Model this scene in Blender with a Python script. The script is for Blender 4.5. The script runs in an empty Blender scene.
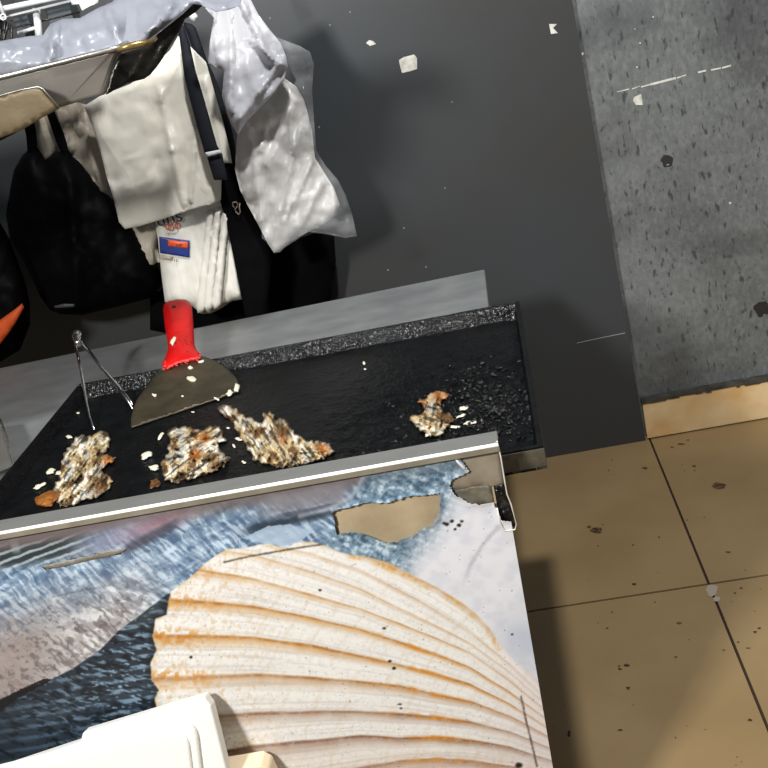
import bpy, bmesh, math, random
import numpy as np
from mathutils import Vector, Matrix, noise as mnoise
from mathutils.geometry import delaunay_2d_cdt

random.seed(7)
C = bpy.context.scene.collection
# ------------------------------------------------------------------ camera
YAW, PITCH, ROLL, F, H = -0.15565792, 0.38756353, -0.24684017, 1000.0, 1.5
_f = Vector((math.sin(YAW)*math.cos(PITCH), math.cos(YAW)*math.cos(PITCH), -math.sin(PITCH)))
_r = Vector((math.cos(YAW), -math.sin(YAW), 0)); _u = _r.cross(_f)
_c, _s = math.cos(ROLL), math.sin(ROLL)
CR = _c*_r + _s*_u; CU = -_s*_r + _c*_u; CB = -_f
cam = bpy.data.cameras.new('camera'); cam.lens = F/768*36; cam.sensor_width = 36; cam.clip_start = 0.02
co = bpy.data.objects.new('camera', cam); C.objects.link(co)
mw = Matrix((CR, CU, CB)).transposed().to_4x4(); mw.translation = (0, 0, H)
co.matrix_world = mw
bpy.context.scene.camera = co
O = Vector((0, 0, H))
def ray(px, py): return CR*((px-384)/F) + CU*(-(py-384)/F) - CB
def onz(px, py, z):
    d = ray(px, py); return O + d*((z-H)/d.z)
def ony(px, py, y):
    d = ray(px, py); return O + d*(y/d.y)
def onplane(px, py, p, n):
    d = ray(px, py); return O + d*((p-O).dot(n)/d.dot(n))
def proj(X, Y, Z):
    """numpy world -> design coordinates (used once, to lay the print out on its sheet)"""
    V = np.stack([X, Y, Z-H], -1)
    a = V @ np.array(CR); b = V @ np.array(CU); c = -(V @ np.array(CB))
    return 384+F*a/c, 384-F*b/c

# ------------------------------------------------------------------ materials
def lin(c):
    return tuple(((v/255)/12.92 if v/255 <= .04045 else ((v/255+.055)/1.055)**2.4) for v in c[:3])
def L4(c): return (*lin(c), 1)
def new_mat(name):
    m = bpy.data.materials.new(name); m.use_nodes = True
    nt = m.node_tree; return m, nt, nt.nodes['Principled BSDF']
def mat(name, col, rough=.5, metal=0, var=None, vscale=8, vstretch=(1,1,1), bump=0, bscale=60, bstretch=(1,1,1), spec=.5, coat=0, attr=None, detail=6, lo=.35, hi=.65, crinkle=None):
    m, nt, b = new_mat(name); N, K = nt.nodes, nt.links
    b.inputs['Roughness'].default_value = rough; b.inputs['Metallic'].default_value = metal
    b.inputs['Specular IOR Level'].default_value = spec; b.inputs['Coat Weight'].default_value = coat
    b.inputs['Base Color'].default_value = L4(col)
    tc = N.new('ShaderNodeTexCoord')
    def noisen(scale, st):
        mp = N.new('ShaderNodeMapping'); mp.inputs['Scale'].default_value = st
        K.new(tc.outputs['Object'], mp.inputs['Vector'])
        n = N.new('ShaderNodeTexNoise'); n.inputs['Scale'].default_value = scale; n.inputs['Detail'].default_value = detail
        K.new(mp.outputs[0], n.inputs['Vector']); return n
    if var is not None:
        n = noisen(vscale, vstretch); r = N.new('ShaderNodeValToRGB')
        r.color_ramp.elements[0].position = lo; r.color_ramp.elements[1].position = hi
        r.color_ramp.elements[0].color = L4(col); r.color_ramp.elements[1].color = L4(var)
        K.new(n.outputs['Fac'], r.inputs[0]); K.new(r.outputs[0], b.inputs['Base Color'])
    if attr:
        a = N.new('ShaderNodeVertexColor'); a.layer_name = attr; K.new(a.outputs[0], b.inputs['Base Color'])
    if bump:
        n = noisen(bscale, bstretch); bp = N.new('ShaderNodeBump'); bp.inputs['Strength'].default_value = bump
        bp.inputs['Distance'].default_value = .004
        K.new(n.outputs['Fac'], bp.inputs['Height']); K.new(bp.outputs[0], b.inputs['Normal'])
    if crinkle: add_crinkle(nt, b, tc, *crinkle)
    return m
def add_crinkle(nt, b, tc, scale, stretch, strength, ang=.2):
    """facets and creases of handled plastic"""
    N, K = nt.nodes, nt.links; prev = b.inputs['Normal'].links[0].from_socket if b.inputs['Normal'].is_linked else None
    mp = N.new('ShaderNodeMapping'); mp.inputs['Scale'].default_value = stretch; mp.inputs['Rotation'].default_value = (0, ang, 0)
    K.new(tc.outputs['Object'], mp.inputs['Vector'])
    nz = N.new('ShaderNodeTexNoise'); nz.inputs['Scale'].default_value = scale*.5; nz.inputs['Detail'].default_value = 2; K.new(mp.outputs[0], nz.inputs['Vector'])
    ad = N.new('ShaderNodeMix'); ad.data_type = 'RGBA'; ad.blend_type = 'LINEAR_LIGHT'; ad.inputs[0].default_value = .09
    K.new(mp.outputs[0], ad.inputs[6]); K.new(nz.outputs['Color'], ad.inputs[7])
    for k, (sc, st) in enumerate(((scale, strength), (scale*2.7, strength*.5))):
        v = N.new('ShaderNodeTexVoronoi'); v.inputs['Scale'].default_value = sc; K.new(ad.outputs[2], v.inputs['Vector'])
        bp = N.new('ShaderNodeBump'); bp.inputs['Strength'].default_value = st; bp.inputs['Distance'].default_value = .25/sc
        K.new(v.outputs['Distance'], bp.inputs['Height'])
        if prev: K.new(prev, bp.inputs['Normal'])
        prev = bp.outputs[0]
    K.new(prev, b.inputs['Normal'])
def film(name, col, opac_lo, opac_hi, rough=.25, scale=9, bump=.5, bscale=25):
    """thin plastic film: partly see-through, more so in patches"""
    m, nt, b = new_mat(name); N, K = nt.nodes, nt.links
    b.inputs['Base Color'].default_value = L4(col); b.inputs['Roughness'].default_value = rough
    tc = N.new('ShaderNodeTexCoord'); n = N.new('ShaderNodeTexNoise'); n.inputs['Scale'].default_value = scale
    K.new(tc.outputs['Object'], n.inputs['Vector'])
    mr = N.new('ShaderNodeMapRange'); mr.inputs['From Min'].default_value = .35; mr.inputs['From Max'].default_value = .65
    mr.inputs['To Min'].default_value = opac_lo; mr.inputs['To Max'].default_value = opac_hi
    K.new(n.outputs['Fac'], mr.inputs['Value'])
    lw = N.new('ShaderNodeLayerWeight'); lw.inputs[0].default_value = .35          # film reads denser where it turns away
    pw = N.new('ShaderNodeMath'); pw.operation = 'POWER'; pw.inputs[1].default_value = 2.2; K.new(lw.outputs['Facing'], pw.inputs[0])
    ml = N.new('ShaderNodeMath'); ml.operation = 'MULTIPLY_ADD'; ml.use_clamp = True; ml.inputs[1].default_value = .6
    K.new(pw.outputs[0], ml.inputs[0]); K.new(mr.outputs[0], ml.inputs[2]); K.new(ml.outputs[0], b.inputs['Alpha'])
    n2 = N.new('ShaderNodeTexNoise'); n2.inputs['Scale'].default_value = bscale; n2.inputs['Detail'].default_value = 4
    K.new(tc.outputs['Object'], n2.inputs['Vector'])
    bp = N.new('ShaderNodeBump'); bp.inputs['Strength'].default_value = bump; bp.inputs['Distance'].default_value = .01
    K.new(n2.outputs['Fac'], bp.inputs['Height']); K.new(bp.outputs[0], b.inputs['Normal'])
    add_crinkle(nt, b, tc, 9, (1,1,.45), .55)
    return m

M = {}
M['steel_top'] = mat('worktop steel', (140,142,141), .5, .25, (122,124,124), 9, (1,1.6,1), .12, 60)
M['steel'] = mat('brushed steel', (190,188,182), .3, .85, (160,158,152), 6, (1,8,8), .1, 200, (.2,6,6))
M['steel_lip'] = mat('folded steel flange', (236,234,226), .4, .2, (214,208,194), 9, (1,6,6), .08, 120)  # near-white tone paints the highlight along the flange's bent edge
M['steel_flat'] = mat('darkened flange top', (122,122,119), .5, .3, (116,116,112), 14, (1,3,1), .08, 120)  # same flange steel, darkened to set off the painted bright edge
M['steel_tray'] = mat('tray steel', (150,146,140), .36, .6, (128,122,114), 7, (1,1,1), .1, 60)
M['steel_brass'] = mat('stained tray steel', (104,90,64), .5, .25, (84,72,50), 7, (1,1,1), .15, 60)
M['dark_edge'] = mat('dark mottled steel', (62,58,50), .3, .7, (28,26,23), 14, (1,1,1), .3, 50)  # dark steel mottled at random between two tones
M['chrome'] = mat('chrome wire', (215,215,215), .18, 1)
M['blade'] = mat('stained blade steel', (84,76,60), .36, .5, (62,56,42), 22, (1,1,1), .12, 80)
M['red'] = mat('red plastic', (214,14,14), .38, 0, (190,10,12), 20, bump=.1, bscale=90)
M['black_hole'] = mat('dark hole', (30,10,10), .7)
M['char'] = mat('charred iron', (9,10,11), .34, 0, (16,17,18), 30, bump=.35, bscale=120, spec=.13)
M['crust'] = mat('greasy burnt crust', (9,9,9), .17, 0, (120,120,118), 150, bump=.8, bscale=260, spec=.7, lo=.60, hi=.70)  # pale flecks in the colour stand in for glints on the grease
M['tray_out'] = mat('sooty tray outside', (96,90,76), .5, .3, (56,52,45), 25, bump=.3, bscale=80)
M['beige_board'] = mat('bare backing board', (188,170,138), .6, 0, (164,146,116), 14, bump=.15, bscale=80)
M['bracket'] = mat('bare bracket metal', (172,163,146), .5, .2, (136,126,108), 16, bump=.2, bscale=60)
M['bracket_dark'] = mat('lower bracket metal', (136,130,112), .5, .2, (96,92,80), 40, bump=.3, bscale=120)
M['black_plastic'] = mat('black plastic', (12,12,12), .3, 0, (60,62,60), 70, bump=.3, bscale=90, lo=.55, hi=.75)
M['foam'] = mat('white foam', (222,220,212), .55, bump=.12, bscale=220)
M['foam_cream'] = mat('cream foam', (232,214,182), .6, 0, (222,200,164), 9, bump=.12, bscale=200)
M['paint'] = mat('dark grey painted panel', (61,65,68), .4, 0, (60,60,58), 1.5, bump=.03, bscale=30)
M['chip'] = mat('bare chip in the paint', (226,224,214), .7, 0, (190,186,172), 60)
M['scuff'] = mat('grey scuff', (140,143,143), .6)
M['tile'] = mat('beige glazed tile', (158,133,94), .42, 0, (146,121,83), 3.5, bump=.04, bscale=25)
M['base_tile'] = mat('skirting tile', (250,222,172), .4, 0, (226,184,124), 7, bump=.04, bscale=25)
M['grout'] = mat('dark grout', (52,34,20), .8)
M['stain'] = mat('brown floor dirt', (104,76,46), .7, 0, (58,38,22), 90, lo=.45, hi=.55)
M['bag_white'] = mat('white carrier bag plastic', (240,235,220), .36, 0, (230,224,206), 6, bump=.06, bscale=24, bstretch=(1,1,.4), crinkle=(9, (1,1,.4), .32))
M['bag_bright'] = mat('bright white bag plastic', (194,194,196), .3, 0, (184,184,188), 8, bump=.05, bscale=18, crinkle=(9, (1,1,.35), .5))
M['bag_bundle'] = mat('bundled bag plastic', (240,236,224), .4, 0, (226,221,208), 12, (4,1,.6), .2, 30, (4,1,.5), crinkle=(14, (1,1,.25), .3))
M['bag_tan'] = mat('tan bag plastic', (196,186,168), .42, 0, (160,148,130), 9, bump=.1, bscale=22, crinkle=(14, (1,1,.4), .5))  # tan plastic, a darker tone than the white bags
M['bag_fill'] = film('milky bag film', (222,218,212), .84, .97, .28, 7, .25, 20)
M['bag_clear'] = film('clear bag film', (215,215,215), .03, .17, .12, 12, .5, 24)
M['film'] = mat('wrapping film', (132,134,141), .34, 0, (120,122,130), 7, bump=.04, bscale=16, crinkle=(6, (1,1,1), .3))
M['navy'] = mat('navy webbing', (8,12,24), .75, bump=.3, bscale=400)
M['black_cloth'] = mat('black cloth', (4,4,5), .9, 0, (7,7,9), 20, bump=.3, bscale=60, spec=.1)
M['black_bag'] = mat('black nylon', (4,4,5), .6, 0, (6,6,7), 18, bump=.4, bscale=24, spec=.08)
M['orange'] = mat('orange fabric', (205,82,22), .6, 0, (186,68,18), 30)
M['white_metal'] = mat('white coated wire', (228,230,232), .4)
M['paper'] = mat('white paper', (225,225,225), .7)
M['grey_panel'] = mat('grey plastic', (66,72,76), .4)
M['label_blue'] = mat('blue label print', (38,56,128), .4)
M['label_orange'] = mat('orange label print', (232,92,40), .4)
M['ink'] = mat('black print', (22,22,26), .5)
M['ink_red'] = mat('red orange print', (206,72,36), .5)
M['logo'] = mat('pale stitched logo', (150,132,122), .7)
M['strap_white'] = mat('white slider', (225,225,225), .5)
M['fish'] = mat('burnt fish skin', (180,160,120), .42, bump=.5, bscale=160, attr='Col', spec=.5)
M['crumb'] = mat('white fish flesh', (236,232,214), .55, 0, (214,204,172), 120, bump=.4, bscale=200)
M['char_bits'] = M['crust']
M['print'] = mat('printed vinyl', (200,200,200), .4, bump=.02, bscale=30, attr='Col', spec=.35)
M['dark_print'] = mat('marks on the print', (40,36,34), .7)

# ------------------------------------------------------------------ object helpers
def link(name, me, m, parent=None):
    o = bpy.data.objects.new(name, me); C.objects.link(o)
    for x in (m if isinstance(m, (list, tuple)) else [m]): me.materials.append(x)
    if parent: o.parent = parent
    return o
def bmobj(name, bm, m, parent=None, smooth=False, bevel=0):
    bmesh.ops.recalc_face_normals(bm, faces=bm.faces)
    me = bpy.data.meshes.new(name); bm.to_mesh(me); bm.free()
    if smooth: me.polygons.foreach_set('use_smooth', [True]*len(me.polygons))
    o = link(name, me, m, parent)
    if bevel:
        b = o.modifiers.new('bevel', 'BEVEL'); b.width = bevel; b.segments = 3; b.limit_method = 'ANGLE'
    return o
def tag(o, label=None, cat=None, group=None, kind=None):
    if label: o['label'] = label
    if cat: o['category'] = cat
    if group: o['group'] = group
    if kind: o['kind'] = kind
    return o
def empty(name, loc, label, cat, group=None):
    o = bpy.data.objects.new(name, None); C.objects.link(o); o.empty_display_size = .05
    o.location = loc; return tag(o, label, cat, group)
def keep(o, root):
    """parent without moving (root has no rotation)"""
    o.parent = root; o.matrix_parent_inverse = Matrix.Translation(root.location).inverted(); return o
def box(bm, x0, x1, y0, y1, z0, z1, mi=0):
    v = [bm.verts.new(p) for p in ((x0,y0,z0),(x1,y0,z0),(x1,y1,z0),(x0,y1,z0),(x0,y0,z1),(x1,y0,z1),(x1,y1,z1),(x0,y1,z1))]
    for f in ((0,3,2,1),(4,5,6,7),(0,1,5,4),(1,2,6,5),(2,3,7,6),(3,0,4,7)):
        bm.faces.new([v[i] for i in f]).material_index = mi
def prism(bm, bottom, top, mi=0):
    a = [bm.verts.new(p) for p in bottom]; b = [bm.verts.new(p) for p in top]; n = len(a)
    fs = [bm.faces.new(a[::-1]), bm.faces.new(b)]
    for i in range(n): fs.append(bm.faces.new((a[i], a[(i+1) % n], b[(i+1) % n], b[i])))
    for f in fs: f.material_index = mi
def tube(bm, pts, r, seg=8, closed=False):
    pts = [Vector(p) for p in pts]; rings = []; up = Vector((.13,.31,.94)).normalized()
    for i, p in enumerate(pts):
        a = pts[max(i-1, 0)]; b = pts[min(i+1, len(pts)-1)]
        d = (b-a).normalized(); s = d.cross(up)
        if s.length < .05: s = d.cross(Vector((1,0,0)))
        s.normalize(); t = s.cross(d)
        rr = r[i] if isinstance(r, (list, tuple)) else r
        rings.append([bm.verts.new(p + rr*(math.cos(2*math.pi*k/seg)*s + math.sin(2*math.pi*k/seg)*t)) for k in range(seg)])
    for i in range(len(rings)-1):
        for k in range(seg):
            bm.faces.new((rings[i][k], rings[i][(k+1) % seg], rings[i+1][(k+1) % seg], rings[i+1][k]))
    bm.faces.new(rings[0][::-1]); bm.faces.new(rings[-1])

# 2-D helpers
def resample(pts, step, jag=0, seed=0):
    out = []; n = len(pts)
    for i in range(n):
        a, b = Vector(pts[i]), Vector(pts[(i+1) % n]); k = max(1, int((b-a).length/step))
        nrm = Vector((-(b-a).y, (b-a).x)); nrm = nrm.normalized() if nrm.length else nrm
        for j in range(k):
            p = a.lerp(b, j/k)
            if jag: p = p + nrm*jag*mnoise.noise(Vector((p.x*.23+seed, p.y*.23, seed*1.7)))*2 + nrm*jag*.6*mnoise.noise(Vector((p.x*.7+seed, p.y*.7, 3)))
            out.append((p.x, p.y))
    return out
def inside(P, poly):
    x, y = P[:,0], P[:,1]; r = np.zeros(len(P), bool); q = poly[-1]
    for p in poly:
        c = ((p[1] > y) != (q[1] > y)) & (x < (q[0]-p[0])*(y-p[1])/((q[1]-p[1]) or 1e-9)+p[0]); r ^= c; q = p
    return r
def segd(P, a, b):
    a = np.array(a, float); b = np.array(b, float); d = b-a; L = d@d or 1e-9
    t = np.clip(((P-a)@d)/L, 0, 1); return np.linalg.norm(P-a-t[:,None]*d, axis=1)
def edgedist(P, poly):
    D = np.full(len(P), 1e9)
    for i in range(len(poly)): D = np.minimum(D, segd(P, poly[i-1], poly[i]))
    return D
def fbm(x, y, s=0.0, o=4):
    return mnoise.fractal(Vector((x, y, s)), .8, 2.1, o)

def creases(P, sc, seed, vert):
    """sharp folded-plastic relief: triangle waves in a few directions, each fading in and out"""
    rg = random.Random(seed*13+1); out = np.zeros(len(P))
    for k in range(7):
        a = rg.gauss(0, .35) + (0 if rg.random() < vert else math.pi/2) + .18
        f = sc*rg.uniform(.6, 2.2); ph = rg.uniform(0, 9); q = np.array([(mnoise.noise(Vector((p[0]*.012+k*7, p[1]*.012, seed))), mnoise.noise(Vector((p[0]*.02+k*3, p[1]*.02, seed+9)))) for p in P])
        t = (P[:,0]*math.cos(a)+P[:,1]*math.sin(a))*f + ph + 1.1*q[:,0]
        tri = 1-4*np.abs(t-np.floor(t)-.5); tri = np.minimum(tri, .35)        # flat facets between narrow creases
        out += (sc/f)*tri*np.clip(.2+2.2*q[:,1], 0, 1)
    return out*.5
def sheet(name, outline, mapper, m, parent=None, step=4, bulge=0, R=20, folds=(), nz=0, nscale=.06, jag=0, seed=0, back=.0008, ridge=False, crease=0, csc=.03, cvert=.7, smooth=True, color=None, nstretch=(1,1)):
    """closed crumpled skin from an outline: front layer displaced by bulge, folds and noise, back layer flat"""
    ol = resample(outline, step*1.2, jag, seed); nb = len(ol)
    A = np.array(ol); x0, y0 = A.min(0); x1, y1 = A.max(0)
    rnd = random.Random(seed+5)
    g = np.array([(x + (rnd.random()-.5)*step*.5, y + (rnd.random()-.5)*step*.5) for x in np.arange(x0, x1, step) for y in np.arange(y0, y1, step)])
    g = g[inside(g, ol)] if len(g) else g
    if len(g): g = g[edgedist(g, ol) > step*.45]
    pts = [Vector(p) for p in ol] + [Vector(p) for p in g]
    V, E, Fc, _, _, _ = delaunay_2d_cdt(pts, [(i, (i+1) % nb) for i in range(nb)], [], 1, 1e-4)
    P = np.array([(v.x, v.y) for v in V]); D = edgedist(P, ol)
    t = np.clip(D/R, 0, 1); d = bulge*np.sqrt(np.clip(1-(1-t)**2, 0, 1))
    ramp = np.clip(D/(step*2), 0, 1)
    for (ax, ay, bx, by, w, h) in folds:
        d = d + h*np.exp(-(segd(P, (ax, ay), (bx, by))/w)*(1.3 if ridge else 1))**(1 if ridge else 1)*np.clip(D/6, .15, 1) if ridge else d + h*np.exp(-(segd(P, (ax, ay), (bx, by))/w)**2)*np.clip(D/6, .15, 1)
    if nz:
        nn = np.array([(1.4*(.45-abs(fbm(p[0]*nscale*nstretch[0], p[1]*nscale*nstretch[1], seed, 2))-.3*abs(fbm(p[0]*nscale*2.3, p[1]*nscale*2.3, seed+4, 1)))) if ridge else fbm(p[0]*nscale*nstretch[0], p[1]*nscale*nstretch[1], seed) for p in P]); d = d + nz*nn*(.35+.65*ramp)
    if crease: d = d + crease*creases(P, csc, seed, cvert)*np.clip(D/5, .3, 1)
    fr = [mapper(p[0], p[1], float(k)) for p, k in zip(P, d)]
    bk = [mapper(p[0], p[1], -back) for p in P]
    n = len(P); faces = []
    for f in Fc: faces.append(tuple(f)); faces.append(tuple(i+n for i in reversed(f)))
    cnt = {}
    for f in Fc:
        for i in range(len(f)):
            a, b = f[i], f[(i+1) % len(f)]; cnt[(a, b)] = 1
    for (a, b) in list(cnt):
        if (b, a) not in cnt: faces.append((b, a, a+n, b+n))
    me = bpy.data.meshes.new(name); me.from_pydata([tuple(v) for v in fr+bk], [], faces)
    if smooth: me.polygons.foreach_set('use_smooth', [True]*len(me.polygons))
    if color:
        ca = me.color_attributes.new('Col', 'FLOAT_COLOR', 'POINT')
        cols = [color(p[0], p[1], float(k), float(e)) for p, k, e in zip(P, d, D)]
        ca.data.foreach_set('color', [c for q in (cols+cols) for c in (*q, 1)])
    bm = bmesh.new(); bm.from_mesh(me); bmesh.ops.recalc_face_normals(bm, faces=bm.faces); bm.to_mesh(me); bm.free()
    return link(name, me, m, parent)
def my(y):                                    # vertical plane facing the camera side; d comes forward
    return lambda px, py, d: ony(px, py, y-d)
def mz(z): return lambda px, py, d: onz(px, py, z+d)

# ------------------------------------------------------------------ the setting
YW = 2.82; YP = 2.79
bm = bmesh.new()
box(bm, -3.2, 3.0, -2.0, YW+.3, -.06, -.004, 1)
TX, TY, TS, G = .322, 2.03, .79, .0032
for i in range(-5, 4):
    for j in range(-5, 1):
        box(bm, TX+i*TS+G, TX+(i+1)*TS-G, TY+j*TS+G, min(TY+(j+1)*TS-G, YW), -.004, 0, 0)
def blob_flat(bm, px, py, w, h, mi, seed, fn, n=14):
    vs = []
    for k in range(n):
        a = 2*math.pi*k/n; r = 1+.55*mnoise.noise(Vector((math.cos(a)*1.3, math.sin(a)*1.3, seed*3.1)))
        vs.append(bm.verts.new(fn(px+w*r*math.cos(a), py+h*r*math.sin(a))))
    bm.faces.new(vs).material_index = mi
rs = random.Random(3)
stains = [(597,530,8,3.4),(589,527,3,1.6),(719,486,10,3.6),(634,584,2.6,1.6),(627,665,3.4,2.2),(620,669,2.4,1.2),(628,688,2.6,1.6),(619,666,1.2,1),
 (679,623,3.4,1.2),(676,657,2,1.2),(755,632,2.4,1.4),(735,593,1.8,1.2),(741,588,1.8,1),(759,628,2.4,1),(620,730,3,1.2),(694,466,2.5,1),(688,440,1.4,.8),(681,444,4,1),(672,447,2,1),(659,537,1.3,1),
 (687,520,1.4,.8),(633,545,1.6,1),(750,720,2.6,1.6),(612,612,1.2,.9),(607,628,1.2,1),(655,602,1.4,.8),(724,650,1.8,.8),(748,648,3,.9),(738,642,2,.8),(645,468,3,1.5),(728,552,3,1),(690,536,1.5,.8),(569,734,2,4)]
for i, (x, y, w, h) in enumerate(stains): blob_flat(bm, x, y, w*.8, h*.8, 2, i, lambda a, b: onz(a, b, .0008))
for i in range(28):
    blob_flat(bm, rs.uniform(545, 768), rs.uniform(450, 768), rs.uniform(.4, .9), rs.uniform(.3, .7), 2, i+50, lambda a, b: onz(a, b, .0008), 7)
blob_flat(bm, 712, 590, 5.5, 6, 3, 91, lambda a, b: onz(a, b, .0012)); blob_flat(bm, 717, 599, 3, 3, 3, 92, lambda a, b: onz(a, b, .0012))
floor = bmobj('floor', bm, [M['tile'], M['grout'], M['stain'], mat('dried paste', (170,158,140), .6)]); floor['kind'] = 'structure'

# speckled wall on the right, continuing behind the smooth panel
m, nt, b = new_mat('speckled grey wall'); N, K = nt.nodes, nt.links
b.inputs['Roughness'].default_value = .45
tc = N.new('ShaderNodeTexCoord')
def nz_(scale, st, det=4):
    mp = N.new('ShaderNodeMapping'); mp.inputs['Scale'].default_value = st; K.new(tc.outputs['Object'], mp.inputs['Vector'])
    n = N.new('ShaderNodeTexNoise'); n.inputs['Scale'].default_value = scale; n.inputs['Detail'].default_value = det
    K.new(mp.outputs[0], n.inputs['Vector']); return n
def rampn(src, p0, c0, p1, c1):
    r = N.new('ShaderNodeValToRGB'); r.color_ramp.elements[0].position = p0; r.color_ramp.elements[1].position = p1
    r.color_ramp.elements[0].color = c0; r.color_ramp.elements[1].color = c1; K.new(src, r.inputs[0]); return r
def mixn(a, bcol, fac, mode='MIX'):
    x = N.new('ShaderNodeMix'); x.data_type = 'RGBA'; x.blend_type = mode
    K.new(fac, x.inputs[0]); K.new(a, x.inputs[6])
    if isinstance(bcol, tuple): x.inputs[7].default_value = bcol
    else: K.new(bcol, x.inputs[7])
    return x.outputs[2]
base = rampn(nz_(3, (1,1,1)).outputs['Fac'], .3, L4((96,99,98)), .7, L4((116,119,118))).outputs[0]
fine = rampn(nz_(85, (1,1,.6), 3).outputs['Fac'], .4, (0,0,0,1), .75, (.55,.55,.55,1)).outputs[0]
c1 = mixn(base, L4((140,142,140)), fine)
drip = rampn(nz_(66, (1,1,.42), 5).outputs['Fac'], .60, (0,0,0,1), .67, (.75,.75,.75,1)).outputs[0]
sp2 = rampn(nz_(150, (1,1,.5), 4).outputs['Fac'], .60, (0,0,0,1), .68, (.6,.6,.6,1)).outputs[0]
c2 = mixn(mixn(c1, L4((60,62,62)), sp2), L4((50,52,53)), drip)
sm = rampn(nz_(3.1, (1,1,1.4), 6).outputs['Fac'], .50, (0,0,0,1), .72, (.75,.75,.75,1)).outputs[0]
c3 = mixn(c2, L4((60,61,62)), sm)
K.new(c3, b.inputs['Base Color']); WALLM = m
bm = bmesh.new(); box(bm, -3.2, 3.0, YW, YW+.12, -.06, 3.0, 0)
YQ = YW-.0012
def wl(a, b): return ony(a, b, YQ)
def strip(bm, pts, w, mi, fn):
    for (a, c) in zip(pts[:-1], pts[1:]):
        a, c = Vector(a), Vector(c); n = Vector((-(c-a).y, (c-a).x)).normalized()*w/2
        bm.faces.new([bm.verts.new(fn(*p)) for p in (a+n, c+n, c-n, a-n)]).material_index = mi
for a, c, w in (((617,92),(629,89),1),((632,89),(640,86),.9),((641,87),(650,84.5),1.5),((650,84.6),(676,78),2.3),((677,78),(686,75),1.3),((698,72.4),(706,70.5),1.8),((711,70),(721,68),1.5),((722,68),(731,65.5),1.7)):
    strip(bm, [a, c], w, 1, wl)
bm.faces.new([bm.verts.new(wl(*p)) for p in ((634,97),(641,94),(643,105),(636,105),(633,101))]).material_index = 1
for k, (x, y, r) in enumerate(((667,161,6),(762,309,8))):
    blob_flat(bm, x, y, r, r, 2, 40+k, wl, 16)
for k, (x, y, r) in enumerate(((668,165,1.4),(640,43,1),(653,17,1),(637,67,1),(583,53,1.2),(635,29,.8),(730,203,1.5))): blob_flat(bm, x, y, r, r*.8, 1, k, wl, 7)
wb = bmobj('wall_back', bm, [WALLM, M['chip'], M['dark_print']]); wb['kind'] = 'structure'

# smooth dark panel fixed over the wall (its right edge is visible)
e0 = ony(572, 0, YP); e1 = ony(645.5, 439, YP); sl = (e0.x-e1.x)/(e0.z-e1.z)
bm = bmesh.new()
xb, xt = e1.x, e1.x+sl*2.9
prism(bm, [(-3.19,YP,.001),(xb,YP,.001),(xb,YW-.002,.001),(-3.19,YW-.002,.001)], [(-3.19,YP,2.9),(xt,YP,2.9),(xt,YW-.002,2.9),(-3.19,YW-.002,2.9)])
wp = lambda a, c: ony(a, c, YP-.0012)
for poly, mi in (([(399,60),(404,57),(414,54.5),(417,58),(417,69),(411,71),(402,73),(400,66)],1), ([(366,43),(369,40),(373,41),(376,44),(370,46)],1),
    ([(549,24),(557,24),(553,28),(558,33),(551,34)],1)):
    bm.faces.new([bm.verts.new(wp(*p)) for p in poly]).material_index = mi
strip(bm, [(577,343),(600,338),(625,333)], .9, 2, wp); strip(bm, [(582,53.5),(583,55)], 1, 1, wp)
for k, (x, y) in enumerate(((270,18),(319,127),(404,228),(426,267),(452,102),(388,270),(445,188),(330,25),(350,12))): blob_flat(bm, x, y, .9, .8, 2, k+7, wp, 6)
bd = bmobj('trim_1', bm, [M['paint'], M['chip'], M['scuff']]); bd['kind'] = 'structure'

# tiled skirting right of the panel
t0 = ony(642, 402, YP); t1 = ony(768, 377.5, YP)
bm = bmesh.new(); box(bm, xb+.006, 1.13, YP+.002, YW-.002, .004, t0.z-.002, 0); box(bm, 1.136, 2.9, YP+.002, YW-.002, .004, t0.z-.002, 0)
sk = bmobj('baseboard_back', bm, M['base_tile'], bevel=.002); sk['kind'] = 'structure'
bm = bmesh.new(); rr = random.Random(5); x = xb+.004
while x < 2.9:                                      # rough dark caulk along the skirting top
    w = rr.uniform(.01, .03); h = rr.uniform(.002, .009)
    box(bm, x, x+w, YP-.0005, YP+.004, t0.z-.001-h, t0.z+.004); x += w
box(bm, xb+.004, 2.9, YP+.006, YW-.002, t0.z-.003, t0.z+.004)
ck = bmobj('trim_2', bm, mat('grey caulk', (84,80,70), .7, 0, (50,46,40), 30)); ck['kind'] = 'structure'

bm = bmesh.new(); box(bm, -3.32, -3.2, -2.0, YW+.1, -.06, 3.0); o = bmobj('wall_left', bm, M['paint']); o['kind'] = 'structure'

# ------------------------------------------------------------------ steel counter
ZC = .78
cb = onz(485, 269, ZC); cbl = onz(0, 368, ZC); cf = onz(488, 303, ZC)
ctr = empty('steel_counter', (-.75, 1.9, 0), 'grey steel worktop behind and left of the black griddle, carrying it', 'counter')
bm = bmesh.new(); XR = (cb.x+cf.x)/2
box(bm, -1.75, XR, 1.46, (cb.y+cbl.y)/2, ZC-.035, ZC)
keep(bmobj('worktop', bm, M['steel_top'], bevel=.003), ctr)
for x in (-1.65, -.30):
    for y in (1.52, 2.22):
        bm = bmesh.new(); box(bm, x-.02, x+.02, y-.02, y+.02, .0, ZC-.035); keep(bmobj('leg', bm, M['steel']), ctr)
bm = bmesh.new(); box(bm, -1.67, -.28, 1.5, 2.24, .2, .225); keep(bmobj('shelf', bm, M['steel_top']), ctr)

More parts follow.
